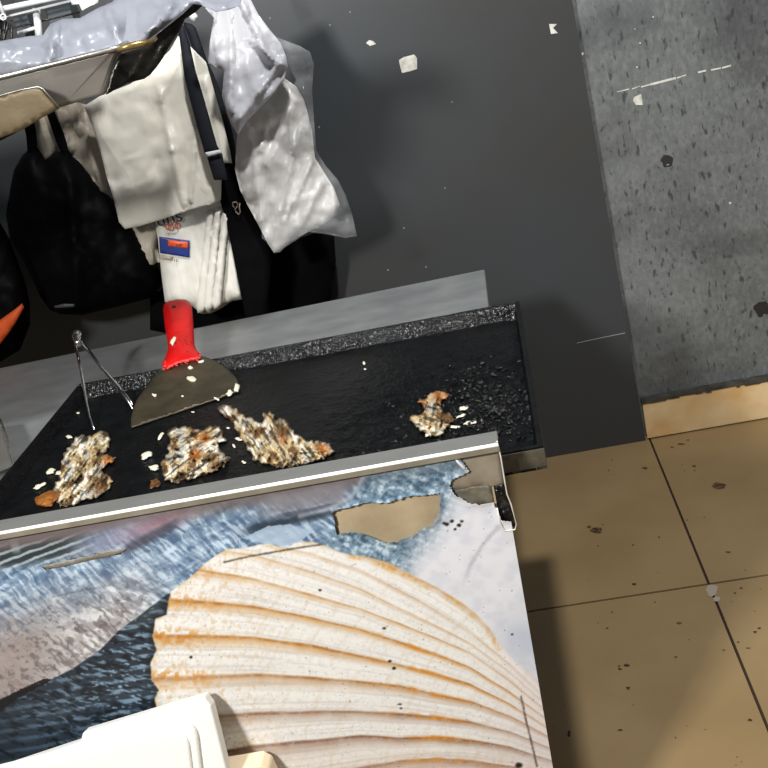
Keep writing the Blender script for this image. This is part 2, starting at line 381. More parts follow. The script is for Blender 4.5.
# ------------------------------------------------------------------ griddle
ZR, ZF = .84, .816
BL, BR, FR, L2 = onz(79, 384, ZR), onz(519, 301, ZR), onz(543.5, 446, ZR), onz(20, 456, ZR)
dl = (L2-BL); FL = BL + dl*((FR.y-.004-BL.y)/dl.y)
gr = empty('griddle', ((BL.x+FR.x)/2, (BL.y+FR.y)/2, ZC), 'large black cast griddle tray crusted with burnt grease, lying on the steel worktop', 'griddle')
def quadpt(u, v): return BL.lerp(BR, u).lerp(FL.lerp(FR, u), v)
nu, nv = 420, 250; verts = []
for j in range(nv+1):
    for i in range(nu+1):
        u, v = i/nu, j/nv; p = quadpt(u, v)
        a = .0011; k = math.exp(-((u-.85)/.17)**2-((v-.62)/.3)**2); edge = max(0, 1-min(u, 1-u, v*.8)*30)
        amp = .0009 + .009*k + .006*edge
        n1 = mnoise.fractal(Vector((p.x*38, p.y*38, 1)), .7, 2.2, 5); n2 = mnoise.noise(Vector((p.x*210, p.y*210, 5)))
        verts.append((p.x, p.y, ZF + amp*(max(n1, -.3)) + (amp*.45)*n2))
fc = [(j*(nu+1)+i, (j+1)*(nu+1)+i, (j+1)*(nu+1)+i+1, j*(nu+1)+i+1) for j in range(nv) for i in range(nu)]
me = bpy.data.meshes.new('cooking_plate'); me.from_pydata(verts, [], fc); me.polygons.foreach_set('use_smooth', [True]*len(fc))
keep(link('cooking_plate', me, M['char']), gr)
bm = bmesh.new(); dn = Vector((0,0,1))
prism(bm, [(q.x,q.y,ZF-.012) for q in (FL,FR,BR,BL)], [(q.x,q.y,ZF-.0085) for q in (FL,FR,BR,BL)])
keep(bmobj('base_plate', bm, M['tray_out']), gr)
for u, v in ((.06,.1),(.9,.1),(.06,.7),(.86,.7)):
    bm = bmesh.new(); p = quadpt(u, v); bmesh.ops.create_cone(bm, cap_ends=True, segments=16, radius1=.02, radius2=.016, depth=ZF-.012-ZC, matrix=Matrix.Translation((p.x, p.y, (ZC+ZF-.012)/2))); keep(bmobj('foot', bm, M['tray_out']), gr)
cen = (BL+BR+FL+FR)/4
def rim(a, b, w, crust=True, slope=.012):
    d = (b-a).normalized(); inn = Vector((-d.y, d.x, 0))
    if (cen-a).dot(inn) < 0: inn = -inn
    n = int((b-a).length/.0022); prof = [(0, ZF-.012), (0, ZR), (w, ZR), (w+slope, ZF-.003)]
    sub = []
    for k in range(3):
        (a0, z0), (a1, z1) = prof[k], prof[k+1]; m_ = (6, 5, 12)[k]
        sub += [(a0+(a1-a0)*t/m_, z0+(z1-z0)*t/m_) for t in range(m_)]
    sub.append(prof[-1]); vs = []; m_ = len(sub)
    for i in range(n+1):
        for q, (o_, z) in enumerate(sub):
            p = a.lerp(b, i/n) + inn*o_; p.z = z
            am = .0028 if (crust and q > 7) else .0006
            dd = am*mnoise.fractal(Vector((p.x*120, p.y*120, p.z*120)), .6, 2.2, 4)
            p = p + inn*dd + Vector((0, 0, dd*.7)); vs.append(tuple(p))
    fs = [(i*m_+q, i*m_+q+1, (i+1)*m_+q+1, (i+1)*m_+q) for i in range(n) for q in range(m_-1)]
    me = bpy.data.meshes.new('rim'); me.from_pydata(vs, [], fs)
    bm = bmesh.new(); bm.from_mesh(me); bmesh.ops.recalc_face_normals(bm, faces=bm.faces); bm.to_mesh(me); bm.free()
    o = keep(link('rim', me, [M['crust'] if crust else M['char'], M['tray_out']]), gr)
    return o
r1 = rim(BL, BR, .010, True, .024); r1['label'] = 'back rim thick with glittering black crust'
rim(FL, BL, .008, False); rim(BR, FR, .008, False, .006)
r4 = rim(FR, FL, .008, False)
bm = bmesh.new(); a, c = FL, FR; d = (c-a).normalized(); nn = Vector((d.y, -d.x, 0))
prism(bm, [tuple(Vector((q.x,q.y,ZR-.031))) for q in (a+nn*.002, c+nn*.002, c-nn*.001, a-nn*.001)], [tuple(Vector((q.x,q.y,ZR-.003))) for q in (a+nn*.002, c+nn*.002, c-nn*.001, a-nn*.001)])
keep(bmobj('front_face', bm, M['tray_out']), gr)['label'] = 'brown grey outer front face'

# ------------------------------------------------------------------ front guard with the fish and shell print
YF = 1.22
gd = empty('front_guard', (-.5, YF, 0), 'upright front panel with fish and scallop shell print under a steel flange', 'panel')
pr = ony(497.5, 441, YF); ZT = pr.z; pb = ony(553, 768, YF)
slp = (pb.x-pr.x)/(pb.z-pr.z); XL = -1.18; ZB = .06
def xr(z): return pr.x + slp*(z-pr.z)
# folded flange: flat top and short lip, edge highlight painted by material; the sheet starts under it
fb = onz(495, 431, ZT)
bm = bmesh.new()
prof = [(YF-.006, ZT-.0135), (YF-.0075, ZT-.0042), (YF-.0055, ZT), (fb.y, ZT), (fb.y, ZT-.012), (fb.y-.002, ZT-.012), (fb.y-.002, ZT-.002), (YF-.003, ZT-.002), (YF-.004, ZT-.0135)]
A = [bm.verts.new((XL, y, z)) for y, z in prof]; B = [bm.verts.new((pr.x+(.0005), y, z)) for y, z in prof]; n = len(prof)
for i in range(n): bm.faces.new((A[i], A[(i+1) % n], B[(i+1) % n], B[i]))
bm.faces.new(A); bm.faces.new(B[::-1])
bm.normal_update()
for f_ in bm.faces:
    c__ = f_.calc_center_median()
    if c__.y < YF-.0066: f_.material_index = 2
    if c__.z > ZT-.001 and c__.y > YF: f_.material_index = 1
keep(bmobj('top_flange', bm, [M['steel_lip'], M['steel_flat'], mat('darkened lip band', (158,152,138), .5, .2, (136,130,116), 20)], bevel=.0008), gd)['label'] = 'folded steel flange with bright front lip'  # lip face painted darker than the highlight edge above it
bm = bmesh.new()
prism(bm, [(XL, YF+.004, ZB), (xr(ZB)-.012, YF+.004, ZB), (xr(ZB)-.012, YF+.012, ZB), (XL, YF+.012, ZB)],
          [(XL, YF+.004, ZT-.06), (xr(ZT-.06)-.016, YF+.004, ZT-.06), (xr(ZT-.06)-.016, YF+.012, ZT-.06), (XL, YF+.012, ZT-.06)])
keep(bmobj('backing_board', bm, M['beige_board']), gd)['label'] = 'bare beige backing board seen through the torn hole'
bm = bmesh.new(); prism(bm, [(XL, YF+.004, ZT-.0595), (pr.x-.062, YF+.004, ZT-.0595), (pr.x-.062, YF+.012, ZT-.0595), (XL, YF+.012, ZT-.0595)],
   [(XL, YF+.004, ZT-.004), (pr.x-.062, YF+.004, ZT-.004), (pr.x-.062, YF+.012, ZT-.004), (XL, YF+.012, ZT-.004)])
keep(bmobj('backing_board', bm, M['beige_board']), gd)
mk = lambda off: (lambda px, py, d: ony(px, py, YF+off-d))
o = sheet('bracket', [(447,453),(496,444),(498.5,448),(501,462),(504.5,484),(491,486.5),(486,484),(447,492)], mk(.0032), M['bracket'], step=5, bulge=.0008, nz=.0004); keep(o, gd)
o = sheet('lower_bracket', [(448,489),(491,484),(494.5,504),(448,509)], mk(.0036), M['bracket_dark'], step=4, nz=.0006, bulge=.0004); keep(o, gd)
o = sheet('tube_end', [(492,487),(504,484),(511,502),(516,526),(504,529),(499,514)], mk(.006), M['black_plastic'], step=2.2, nz=.004, nscale=.2, back=.03); keep(o, gd)['label'] = 'black tube end at the torn corner'
bm = bmesh.new(); tube(bm, [ony(*p, YF-.002) for p in ((497,441),(501,458),(504.5,480),(507,494),(511,504),(516.5,524),(515,529.5),(504,531),(500,522),(497,508))], .0011, 6)
keep(bmobj('edge_trim', bm, M['steel_lip'], smooth=True), gd)

# ---- printed sheet: colour laid out on the sheet with numpy
rng = np.random.RandomState(4); LAT = rng.rand(257, 257)
def vn(x, y):
    x = np.mod(x, 256); y = np.mod(y, 256); i = x.astype(int); j = y.astype(int); fx = x-i; fy = y-j
    fx = fx*fx*(3-2*fx); fy = fy*fy*(3-2*fy)
    return (LAT[i,j]*(1-fx)+LAT[i+1,j]*fx)*(1-fy)+(LAT[i,j+1]*(1-fx)+LAT[i+1,j+1]*fx)*fy
def fb_(x, y, o=4):
    r = 0; a = .5; 
    for k in range(o): r = r+a*vn(x*2**k+17*k, y*2**k+31*k); a *= .5
    return r/(1-.5**o)
def rotn(x, y, ang, sx, sy, o=3):
    c, s = math.cos(ang), math.sin(ang); return fb_((x*c+y*s)*sx+40, (-x*s+y*c)*sy+90, o)
def sstep(a, b, x): t = np.clip((x-a)/(b-a), 0, 1); return t*t*(3-2*t)
def lerp(A, Bc, t): return A*(1-t[...,None])+np.array(Bc, float)*t[...,None] if not isinstance(Bc, np.ndarray) or Bc.ndim == 1 else A*(1-t[...,None])+Bc*t[...,None]
def pin(X, Y, poly): return inside(np.stack([X.ravel(), Y.ravel()], 1), poly).reshape(X.shape)
def pdist(X, Y, poly, closed=True):
    P = np.stack([X.ravel(), Y.ravel()], 1); D = np.full(len(P), 1e9)
    for i in range(0 if closed else 1, len(poly)): D = np.minimum(D, segd(P, poly[i-1], poly[i]))
    return D.reshape(X.shape)
nu, nz = 640, 560
uu, zz = np.meshgrid(np.linspace(0, 1, nu+1), np.linspace(ZB, ZT-.004, nz+1))
# finer cells toward the top, where the photo looks
zz = ZB + (ZT-.004-ZB)*(1-(1-(zz-ZB)/(ZT-.004-ZB))**1.0)
XX = XL + uu*(pr.x+slp*(zz-pr.z)-XL); YY = np.full_like(XX, YF)
X, Y = proj(XX, YY, zz)
# fish skin base
wx = X + 10*(fb_(X*.03, Y*.03)-.5); wy = Y + 14*(fb_(X*.025+9, Y*.03)-.5)
g1 = rotn(wx, wy, -.38, .045, .19, 4); g2 = rotn(wx, wy, .5, .10, .28, 3); fine = fb_(X*.5, Y*.5, 3)
col = np.zeros(X.shape+(3,)) + np.array((138, 158, 178.))
blue = sstep(.36, .66, g1)
g3 = rotn(wx, wy, -.9, .30, .10, 3); g1 = .6*g1+.4*g3
col = lerp(col, (200, 222, 240), sstep(.50, .68, g1)); col = lerp(col, (76, 100, 128), sstep(.48, .34, g1)*.8)
g4 = rotn(wx, wy, .72, .07, .42, 3)
col = lerp(col, (214, 228, 242), sstep(.54, .70, g4)*.7*sstep(540, 565, Y+.2*X)); col = lerp(col, (92, 112, 136), sstep(.46, .34, g4)*.6*sstep(540, 565, Y+.2*X))
# whitish grey belly in the left middle
bel = sstep(560, 640, Y+.30*(X-60)+26*(g2-.5))*sstep(190, 120, X)
belc = np.zeros_like(col)+np.array((176, 170, 168.)); belc = lerp(belc, (232, 230, 228), sstep(.4, .64, .5*g2+.5*fb_(X*.16, Y*.2, 3))*sstep(20, 100, X)); belc = lerp(belc, (118, 108, 106), sstep(.46, .3, rotn(wx, wy, .6, .09, .3))*.75)
belc = lerp(belc, (150, 134, 126), sstep(80, 10, X)*.6)
belc = lerp(belc, (96, 88, 86), sstep(.60, .72, fb_(X*.22+4, Y*.26, 3))*.55)
col = lerp(col, belc, bel*.92)
# top left dark gill rakes
gill = sstep(14, 0, np.abs(Y-(556-.17*X))-6)*sstep(112, 60, X)
stripe = .5+.5*np.sin((X*.45+Y*1.15+6*fb_(X*.05, Y*.05))*.62)
gc = np.zeros_like(col)+np.array((52, 62, 66.)); gc = lerp(gc, (168, 176, 180), sstep(.62, .9, stripe))
col = lerp(col, gc, gill)
tl = sstep(552, 540, Y+.16*X)*sstep(135, 100, X); col = lerp(col, (128, 122, 124), tl*.75)
vb = sstep(6, 2, np.abs(X-14-.2*(Y-540)))*sstep(556, 548, Y); col = lerp(col, (186, 196, 198), vb*.7)
# upper brownish band below the flange and the pink smear
yl = 537-.177*X
band = sstep(22+8*(fb_(X*.03, Y*.02)-.5), 6, Y-yl)*sstep(366, 350, X+.6*(Y-490)); col = lerp(col, (112, 102, 100), band*.85)
pk = np.exp(-((X-150+.9*(Y-527))/26)**2-((Y-527+.25*(X-150))/9)**2); col = lerp(col, (158, 118, 126), pk*.75)
lilac = np.exp(-((X-108)/34)**2-((Y-540+.3*(X-108))/12)**2); col = lerp(col, (158, 160, 180), lilac*.6)
dkd = sstep(9, 2, np.abs(Y-(553-.5*(X-118))))*sstep(118, 130, X)*sstep(190, 165, X); col = lerp(col, (66, 66, 76), dkd*.7)
# dark streaks near the middle top, light arc
st = sstep(8, 1, np.abs(Y-(527-.22*(X-262))-5*(g1-.5)))*sstep(232, 262, X)*sstep(352, 320, X); col = lerp(col, (48, 58, 68), st*.85)
st2 = sstep(14, 5, np.abs(Y-(500-.2*(X-300))))*sstep(235, 290, X)*sstep(352, 338, X); col = lerp(col, (138, 134, 138), st2*.8)
st3 = sstep(4, 1, np.abs(Y-(512-.2*(X-300))))*sstep(255, 290, X)*sstep(352, 338, X); col = lerp(col, (80, 82, 92), st3*.7)
arc = pdist(X, Y, [(364,474),(360,486),(350,498),(330,508),(300,516)], False); col = lerp(col, (206, 208, 212), sstep(4, 0, arc)*.5)
# scaled skin right of the arc: netting
rgt = sstep(-4, 6, X-(366-.6*(Y-474)))*sstep(300, 320, X)
sc_u = (X*.94+Y*.30); sc_v = (-X*.30+Y*.94)
du = np.sin(sc_u*.52+1.2*np.sin(sc_v*.34)); dv = np.sin(sc_v*.78+.9*np.sin(sc_u*.26))
du = np.sin(sc_u*.30+sc_v*.42+1.5*fb_(X*.05, Y*.05)); dv = np.sin(sc_u*.34-sc_v*.46+1.5*fb_(X*.05+7, Y*.05)); net = .5+.10*du*dv+.42*(fine-.5)+.55*(rotn(wx, wy, .3, .12, .2)-.5)
nc = np.zeros_like(col)+np.array((126, 148, 166.)); nc = lerp(nc, (200, 218, 228), sstep(.5, .72, net)); nc = lerp(nc, (66, 88, 104), sstep(.47, .28, net)*.85)
nc = lerp(nc, (96, 104, 110), sstep(20, 4, Y-yl)*.55)
col = lerp(col, nc, rgt)
# pale fin right of centre, and small pale-blue fin left of the hole
pale = sstep(-26, 26, (X-448)+.62*(Y-520)-20*(fb_(X*.05, Y*.05)-.5)+10); pc = np.zeros_like(col)+np.array((232, 232, 236.)); pc = lerp(pc, (214, 216, 224), sstep(.35, .8, fb_(X*.09, Y*.12, 4))*.8)
pc = lerp(pc, (190, 198, 212), np.exp(-((X-528)/30)**2-((Y-640)/26)**2)*.8)
pl = pdist(X, Y, [(498,527),(482,545),(470,566),(461,592)], False); pc = lerp(pc, (176, 172, 184), sstep(4, 0, pl+3*(fine-.5))*.6*sstep(595, 560, Y))
col = lerp(col, pc, pale*rgt)
fin = pin(X, Y, [(243,538),(268,526),(290,524),(312,532),(300,541),(285,546),(262,543)]); fin = fin*1.0; col = lerp(col, (176, 194, 212), fin*.85)
# dark slate fish, lower left
bl = [(-300,900),(-300,760),(0,698),(20,690),(50,679),(72,668),(100,649),(118,630),(140,614),(167,593),(200,600),(260,760),(260,900)]
ins = pin(X, Y, bl); bd_ = pdist(X, Y, bl[:-3], False); dk = np.where(ins, sstep(0, 1.5, bd_), 0.)
rows = np.sin((Y*.97+X*.16)*.62 + 2.2*fb_(X*.03, Y*.03)); hs = rotn(wx, wy, .22, .12, .36, 3)
dc = np.zeros_like(col)+np.array((48, 58, 68.)); dc = lerp(dc, (88, 106, 122), sstep(.2, .9, rows)*.5+0*rows); 
glint = sstep(.5, .68, hs)*sstep(-.3, .6, rows); glint = np.maximum(glint*.8, sstep(.62, .74, rotn(wx, wy, .25, .16, .5, 2))); dc = lerp(dc, (160, 182, 200), glint*np.clip(.35+(X-40)/180, .25, .8)*sstep(780, 690, Y))
dc = lerp(dc, (24, 30, 36), sstep(.48, .34, hs)*.8)
dc = lerp(dc, (84, 96, 100), sstep(40, 0, np.abs(X-140))*sstep(640, 606, Y)*.6)
dc = lerp(dc, (26, 30, 34), sstep(40, -20, X)*.4)
col = lerp(col, dc, dk)
fin2 = [(-20,712),(0,700),(20,689),(46,678),(52,680),(40,686),(18,698),(0,712),(-20,724)]; col = lerp(col, (22, 24, 28), (pin(X+3*(g2-.5), Y+3*(g1-.5), fin2)*1.0)*.9)
# ---- scallop shell
S = [(158,900),(160,720),(154,700),(158,690),(151,680),(150,662),(156,650),(152,637),(155,618),(166,614),(168,600),(171,590),(183,582),(195,572),(205,562),(218,553),(228,548),(245,547),(262,543),(273,544),(285,547),(298,541),(314,541),(328,546),(340,551),(352,554),(369,556),(390,562),(406,571),(425,580),(440,588),(463,602),(478,614),(489,626),(500,642),(512,657),(530,672),(548,690),(570,715),(700,800),(700,900)]
shell = pin(X, Y, S); sd = pdist(X, Y, S); sm = np.where(shell, sstep(0, 1.6, sd), 0.)
xs = [100,150,200,255,312,360,400,435,470,510,555,620]
RB = [[490,500,515,530,541,556,571,588,611,650,700,760],[508,515,530,540,554,570,590,610,632,665,706,763],[540,545,548,555,572,589,609,625,643,672,712,766],
 [566,568,570,579,595,609,624,637,652,680,718,768],[599,600,602,607,618,629,642,654,667,692,725,771],[636,636,636,638,646,656,665,674,684,704,732,773],
 [681,679,677,675,678,682,686,694,701,716,740,776],[726,722,718,714,712,712,714,717,722,732,750,779],[775,765,756,746,741,736,738,737,740,747,762,782],
 [830,815,800,788,778,768,761,759,761,766,776,786],[880,860,845,830,815,802,790,784,782,784,790,794],[940,920,900,880,860,840,820,810,805,803,805,806]]
rb = np.array([np.interp(X, xs, r) for r in RB])
wob = 1.6*(fb_(X*.03, Y*.05)-.5)
T = np.zeros_like(X)-1; Yw = Y+wob
for k in range(len(RB)-1):
    mkk = (Yw >= rb[k]) & (Yw < rb[k+1]); T = np.where(mkk, k+(Yw-rb[k])/(rb[k+1]-rb[k]), T)
T = np.where(Yw >= rb[-1], 11.5, T); fr_ = T-np.floor(T); ki = np.floor(T)
sc = np.zeros_like(col)+np.array((243, 241, 236.))
fs = fb_(X*.012+3, T*16, 2)                                  # fine striping that follows the ribs
sc = lerp(sc, (214, 209, 204), sstep(.55, .75, fs)*.55); sc = lerp(sc, (250, 248, 242), sstep(.45, .3, fs)*.7)
near = np.minimum(fr_, 1-fr_)
lower = sstep(5, 7.5, T)
shade = np.where(fr_ < .5, np.clip(1-fr_/(.34+.12*lower), 0, 1)**1.3, sstep(.10, 0, 1-fr_))     # groove: crisp above, fading below
warm = np.array((196, 142, 78.)); mauve = np.array((158, 128, 110.))
gcol = warm*(1-lower[...,None])+mauve*lower[...,None]
kidx = np.round(T); amt = np.interp(kidx, [0,1,2,3,4,5,6,7,8,9,10], [.35,.35,.45,.6,.85,.85,.8,.9,1.1,1.1,.9])
patch = .45+.9*fb_(X*.035+5, T*.9+Y*.0, 3)
sc = sc*(1-(np.clip(shade*amt*patch*1.05, 0, .9))[...,None])+gcol*(np.clip(shade*amt*patch*1.05, 0, .9))[...,None]
core = sstep(.075, .0, near)*(.55+.9*sstep(.35,.6,fb_(X*.12,Y*.3)))*amt*np.clip(patch, .3, 1); darkc = np.array((150, 96, 48.))*(1-lower[...,None])+np.array((112, 84, 72.))*lower[...,None]
core = core*.5; sc = sc*(1-core[...,None])+darkc*core[...,None]
# orange patches on the ribs right of the middle
op = np.exp(-((X-(425-6*(6-T)))/38)**2)*sstep(.20, .02, near)*((kidx >= 4) & (kidx <= 9)); sc = lerp(sc, (208, 136, 54), op*.85*sstep(.3, .55, fb_(X*.08, Y*.15)))
op2 = sstep(235, 175, X)*sstep(.42, .6, fb_(X*.22+7, Y*.24, 4))*sstep(.34, .05, near); sc = lerp(sc, (200, 134, 62), op2*.8)
sp = sstep(.56, .7, fb_(X*.35, Y*.28, 4))*sstep(330, 200, X); sc = lerp(sc, (206, 164, 108), sp*.4); sp3 = sstep(.55, .72, fb_(X*.5, Y*.5, 3)); sc = lerp(sc, (206, 200, 194), sp3*.35)
# growth arcs
R_ = np.hypot(X-700, (Y-790)*1.25); ga = .5+.5*np.sin(R_*.22+3*fb_(X*.02, Y*.02)); sc = lerp(sc, (204, 178, 140), sstep(.9, 1, ga)*.16*sstep(.35, .6, fb_(X*.06, Y*.05)))
outer = np.exp(-((pdist(X, Y, [(352,556),(369,559),(406,574),(440,591),(463,605),(489,629),(498,646)], False))/4)**2)*sstep(.3, .6, fb_(X*.09, Y*.09)); sc = lerp(sc, (206, 150, 76), outer*.75*np.clip(.3+2.2*(fb_(X*.3+4, Y*.3, 3)-.3), 0, 1))
outer2 = sstep(9, 0, sd)*sstep(340, 300, X)*sstep(.45, .62, fb_(X*.12, Y*.12)); sc = lerp(sc, (216, 186, 134), outer2*.5)
tint = sstep(470, 560, X); sc = lerp(sc, (222, 208, 208), tint*.45)
lowc = sstep(8, 9.5, T); sc = lerp(sc, (214, 186, 164), lowc*.35)
sc = sc*(1+.05*(fb_(X*.3, Y*.3)-.5))[...,None]
shd = np.where(~shell, sstep(7, 0, sd)*sstep(200, 170, X)*sstep(585, 610, Y), 0); col = lerp(col, (30, 34, 38), shd*.6)
col = lerp(col, sc, sm)
# scratches and specks lying in the print
for pl_, w in (([(224,562),(250,556),(290,549),(322,544)],.8),([(521,696),(525,716),(531,740),(537,766)],.8),([(52,597),(70,593),(110,585)],.3)):
    dd = pdist(X, Y, pl_, False); col = lerp(col, (70, 58, 48), sstep(w+.9, w*.3, dd+1.2*(fine-.5))*.8*min(1, w+.1))
spk = (fb_(X*.42, Y*.42, 2) > .895); col = lerp(col, (100, 92, 84), spk*.6)
for (x, y, w) in ((519,765,4),(390,661,1.6),(394,668,2),(384,628,1.5),(400,704,1.2),(191,657,1.6),(447,524,2.4),(452,521,2),(459,525,2.2),(462,521,1.6),(444,523,1.6),(455,529,1.2),(401,708,1.2),(512,634,1.2),(320,590,1.2)):
    col = lerp(col, (30, 26, 22), sstep(w+1, w*.5, np.hypot(X-x, (Y-y)*1.3)+1.5*(fine-.5)))
cl = np.clip(col*.95, 0, 255)/255; cl = np.clip(cl+.10*(cl-.5)*(1-np.abs(2*cl-1)), 0, 1); g_ = cl.mean(-1, keepdims=True); cl = np.clip(g_+(cl-g_)*1.1, 0, 1); cl = np.where(cl <= .04045, cl/12.92, ((cl+.055)/1.055)**2.4)
holes = [[(333,511),(352,506),(368,502),(384,503),(410,496),(439,493),(440,504),(438,517),(432,524),(424,527),(415,533),(402,537),(398,540),(387,542),(381,539),(374,536),(362,532),(352,531),(343,531),(338,534),(335,524)],
         [(458,455),(470,470),(462,475),(451,480),(451,488),(456,494),(464,498),(472,503),(482,503),(494,501),(502,520),(520,520),(520,435),(458,435)],
         [(42,566),(60,562),(96,554),(122,551),(127,548),(125,552),(110,556),(90,559),(60,567),(46,569)]]
hm = np.zeros(X.shape, bool)
jx = X+3.0*(fb_(X*.25, Y*.25)-.5); jy = Y+3.0*(fb_(X*.25+50, Y*.25)-.5)
for h in holes: hm |= pin(jx, jy, h)
lifted = np.zeros_like(X)
for h in holes[:2]: lifted = np.maximum(lifted, sstep(5, 0, pdist(X, Y, h))*.0018)
idx = np.arange((nu+1)*(nz+1)).reshape(nz+1, nu+1)
V_ = np.stack([XX, YY-lifted-.0006, zz], -1).reshape(-1, 3)
q = np.stack([idx[:-1,:-1], idx[:-1,1:], idx[1:,1:], idx[1:,:-1]], -1)
hk = hm[:-1,:-1] | hm[1:,1:] ; q = q[~hk]
me = bpy.data.meshes.new('printed_sheet')
me.vertices.add(len(V_)); me.vertices.foreach_set('co', V_.ravel().astype(np.float32))
me.loops.add(q.size); me.loops.foreach_set('vertex_index', q.ravel().astype(np.int32))
me.polygons.add(len(q)); me.polygons.foreach_set('loop_start', np.arange(0, q.size, 4, dtype=np.int32))
me.polygons.foreach_set('use_smooth', np.ones(len(q), bool))
me.update(calc_edges=True); me.validate()
ca = me.color_attributes.new('Col', 'FLOAT_COLOR', 'POINT')
ca.data.foreach_set('color', np.concatenate([cl.reshape(-1, 3), np.ones((len(V_), 1))], 1).ravel().astype(np.float32))
keep(link('printed_sheet', me, M['print']), gd)['label'] = 'glossy print of silver fish and a ribbed scallop shell, torn in places'
# torn curls of vinyl at the corner
o = sheet('torn_curl', [(454,458),(457,459),(465,466),(466,470),(463,469),(457,463)], mk(-.002), M['paper'], step=1.5, bulge=.002, R=2); keep(o, gd)
# narrow torn flake at left
o = sheet('torn_strip', [(42,566),(60,562),(96,554),(98,552),(122,548.5),(127,548),(124,552),(108,557),(92,560),(62,567),(46,569)], mk(-.0012), mat('peeled vinyl', (128,122,112), .6, 0, (108,102,92), 20), step=2, nz=.0004, bulge=.0006, R=3); keep(o, gd)
# feet that carry the guard
for x in (-1.1, -.13):
    bm = bmesh.new(); box(bm, x-.012, x+.012, YF+.013, YF+.028, 0, ZT-.013); keep(bmobj('post', bm, M['steel']), gd)

# ------------------------------------------------------------------ foam boxes in front of the print
top = ony(207, 696, YF-.035)
tilt = math.radians(20); n0 = Vector((0, -1, 0)); nl = (n0*math.cos(tilt) + Vector((0,0,1))*math.sin(tilt)).normalized()
def fp(px, py): return onplane(px, py, top, nl)
fl = empty('foam_tray', (fp(120,760).x, fp(120,760).y-.1, 0), 'white foam tray with raised rounded centre leaning against the fish print', 'tray')
Rt, Rb = fp(208, 696), fp(226, 768); dR = (Rb-Rt); Rend = Rt + dR*((0.012-Rt.z)/dR.z)
Tl = fp(0, 769); Tm = fp(80, 742.5); Ts = fp(82, 733); dT = (Tl-Tm); Tend = Tm + dT*2.2
Lend = Tend + dR*((0.012-Tend.z)/dR.z)
outl = [Rend, Rt + dR*.14 + (Ts-Rt)*.0, Rt + (Ts-Rt)*.035 - dR*.01, Ts, Tm, Tend, Lend]
def extr(bm, pts, n, a, b):
    prism(bm, [tuple(p+n*a) for p in pts], [tuple(p+n*b) for p in pts])
bm = bmesh.new(); extr(bm, outl, nl, -.024, 0); keep(bmobj('rim', bm, M['foam'], bevel=.004), fl)
# raised centre, stepped
iR0, iR1 = fp(199, 735), fp(203, 768); dI = iR1-iR0; iRe = iR0 + dI*((.05-iR0.z)/dI.z)
iT = fp(180, 719.5); iL = fp(70, 746.5); dd = iL-iT; iLe = iL + dd*1.1; iLb = iLe + dI*((.05-iLe.z)/dI.z)
inn = [iRe, iR0, fp(197,728), fp(191,722), iT, iL, iLe, iLb]
bm = bmesh.new(); extr(bm, inn, nl, -.002, .009); keep(bmobj('raised_centre', bm, M['foam'], smooth=False, bevel=.006), fl)
cenp = sum(inn, Vector())/len(inn)
inn2 = [p.lerp(cenp, .09) for p in inn]
bm = bmesh.new(); extr(bm, inn2, nl, .005, .015); keep(bmobj('raised_centre', bm, M['foam'], bevel=.005), fl)

yb = YF-.045
p0, p1, p2, p3 = ony(205, 775, yb), ony(260, 766, yb), ony(269, 771, yb), ony(275, 784, yb)
fbx = empty('foam_box', ((p0.x+p3.x)/2, yb, 0), 'cream foam box with a rounded corner standing right of the white foam tray', 'box')
bm = bmesh.new(); pts = [Vector((p0.x,yb,p0.z)), Vector((p1.x,yb,p1.z)), Vector((p2.x,yb,p2.z)), Vector((p3.x,yb,p3.z)), Vector((p3.x+.012,yb,0)), Vector((p0.x,yb,0))]
prism(bm, [tuple(p) for p in pts], [tuple(p+Vector((0,.035,0))) for p in pts]); keep(bmobj('body', bm, M['foam_cream'], bevel=.004), fbx)
bm = bmesh.new(); prism(bm, [tuple(p+Vector((0,-.008,0))) for p in [pts[0]+Vector((.01,0,-.02)), pts[1]+Vector((-.008,0,-.02)), pts[3]+Vector((-.014,0,-.02)), pts[4]+Vector((-.02,0,.02)), pts[5]+Vector((.01,0,.02))]],
  [tuple(p+Vector((0,.002,0))) for p in [pts[0]+Vector((.01,0,-.02)), pts[1]+Vector((-.008,0,-.02)), pts[3]+Vector((-.014,0,-.02)), pts[4]+Vector((-.02,0,.02)), pts[5]+Vector((.01,0,.02))]])
keep(bmobj('base', bm, M['foam_cream'], bevel=.003), fbx)

# ------------------------------------------------------------------ scraper
sBL, sBR = onz(131, 428, ZF+.003), onz(238, 392, ZF+.003)
nk = ony(182, 362, 1.905)
sn = (sBR-sBL).cross(nk-sBL).normalized()
if sn.z < 0: sn = -sn
def sp_(off=0): return lambda px, py, d: onplane(px, py, sBL + sn*(off+d), sn)
scr = empty('scraper', tuple(sBL.lerp(sBR, .5)), 'wide steel scraper with bright red handle leaning on the griddle back rim', 'scraper')
bo = [(131,428),(131,418),(134,406),(138,398),(148,384),(157,374),(166,366),(180,360),(200,355),(209,358),(219,363),(229,370),(236,378),(240,387),(238,392),(215,400),(180,412),(150,422)]
keep(sheet('blade', bo, sp_(0), M['blade'], step=3, nz=.00008, nscale=.05, back=.0012, bulge=.0008, R=6), scr)
ho = [(163,310),(164,304),(169,301),(178,299),(186,299.5),(190,302),(192,307),(193.5,325),(194.5,345),(196,349),(201,355),(201,359),(196,361),(180,364.5),(168,370),(163,368),(161.5,365),(165,358),(168,349),(167.5,342),(165,328)]
def redc(px, py, d, e): return (1,0,0)
hd = keep(sheet('handle', ho, sp_(.001), M['red'], step=2, bulge=.013, R=13, back=.009, nz=.0006, nscale=.2), scr); hd['label'] = 'red plastic handle'
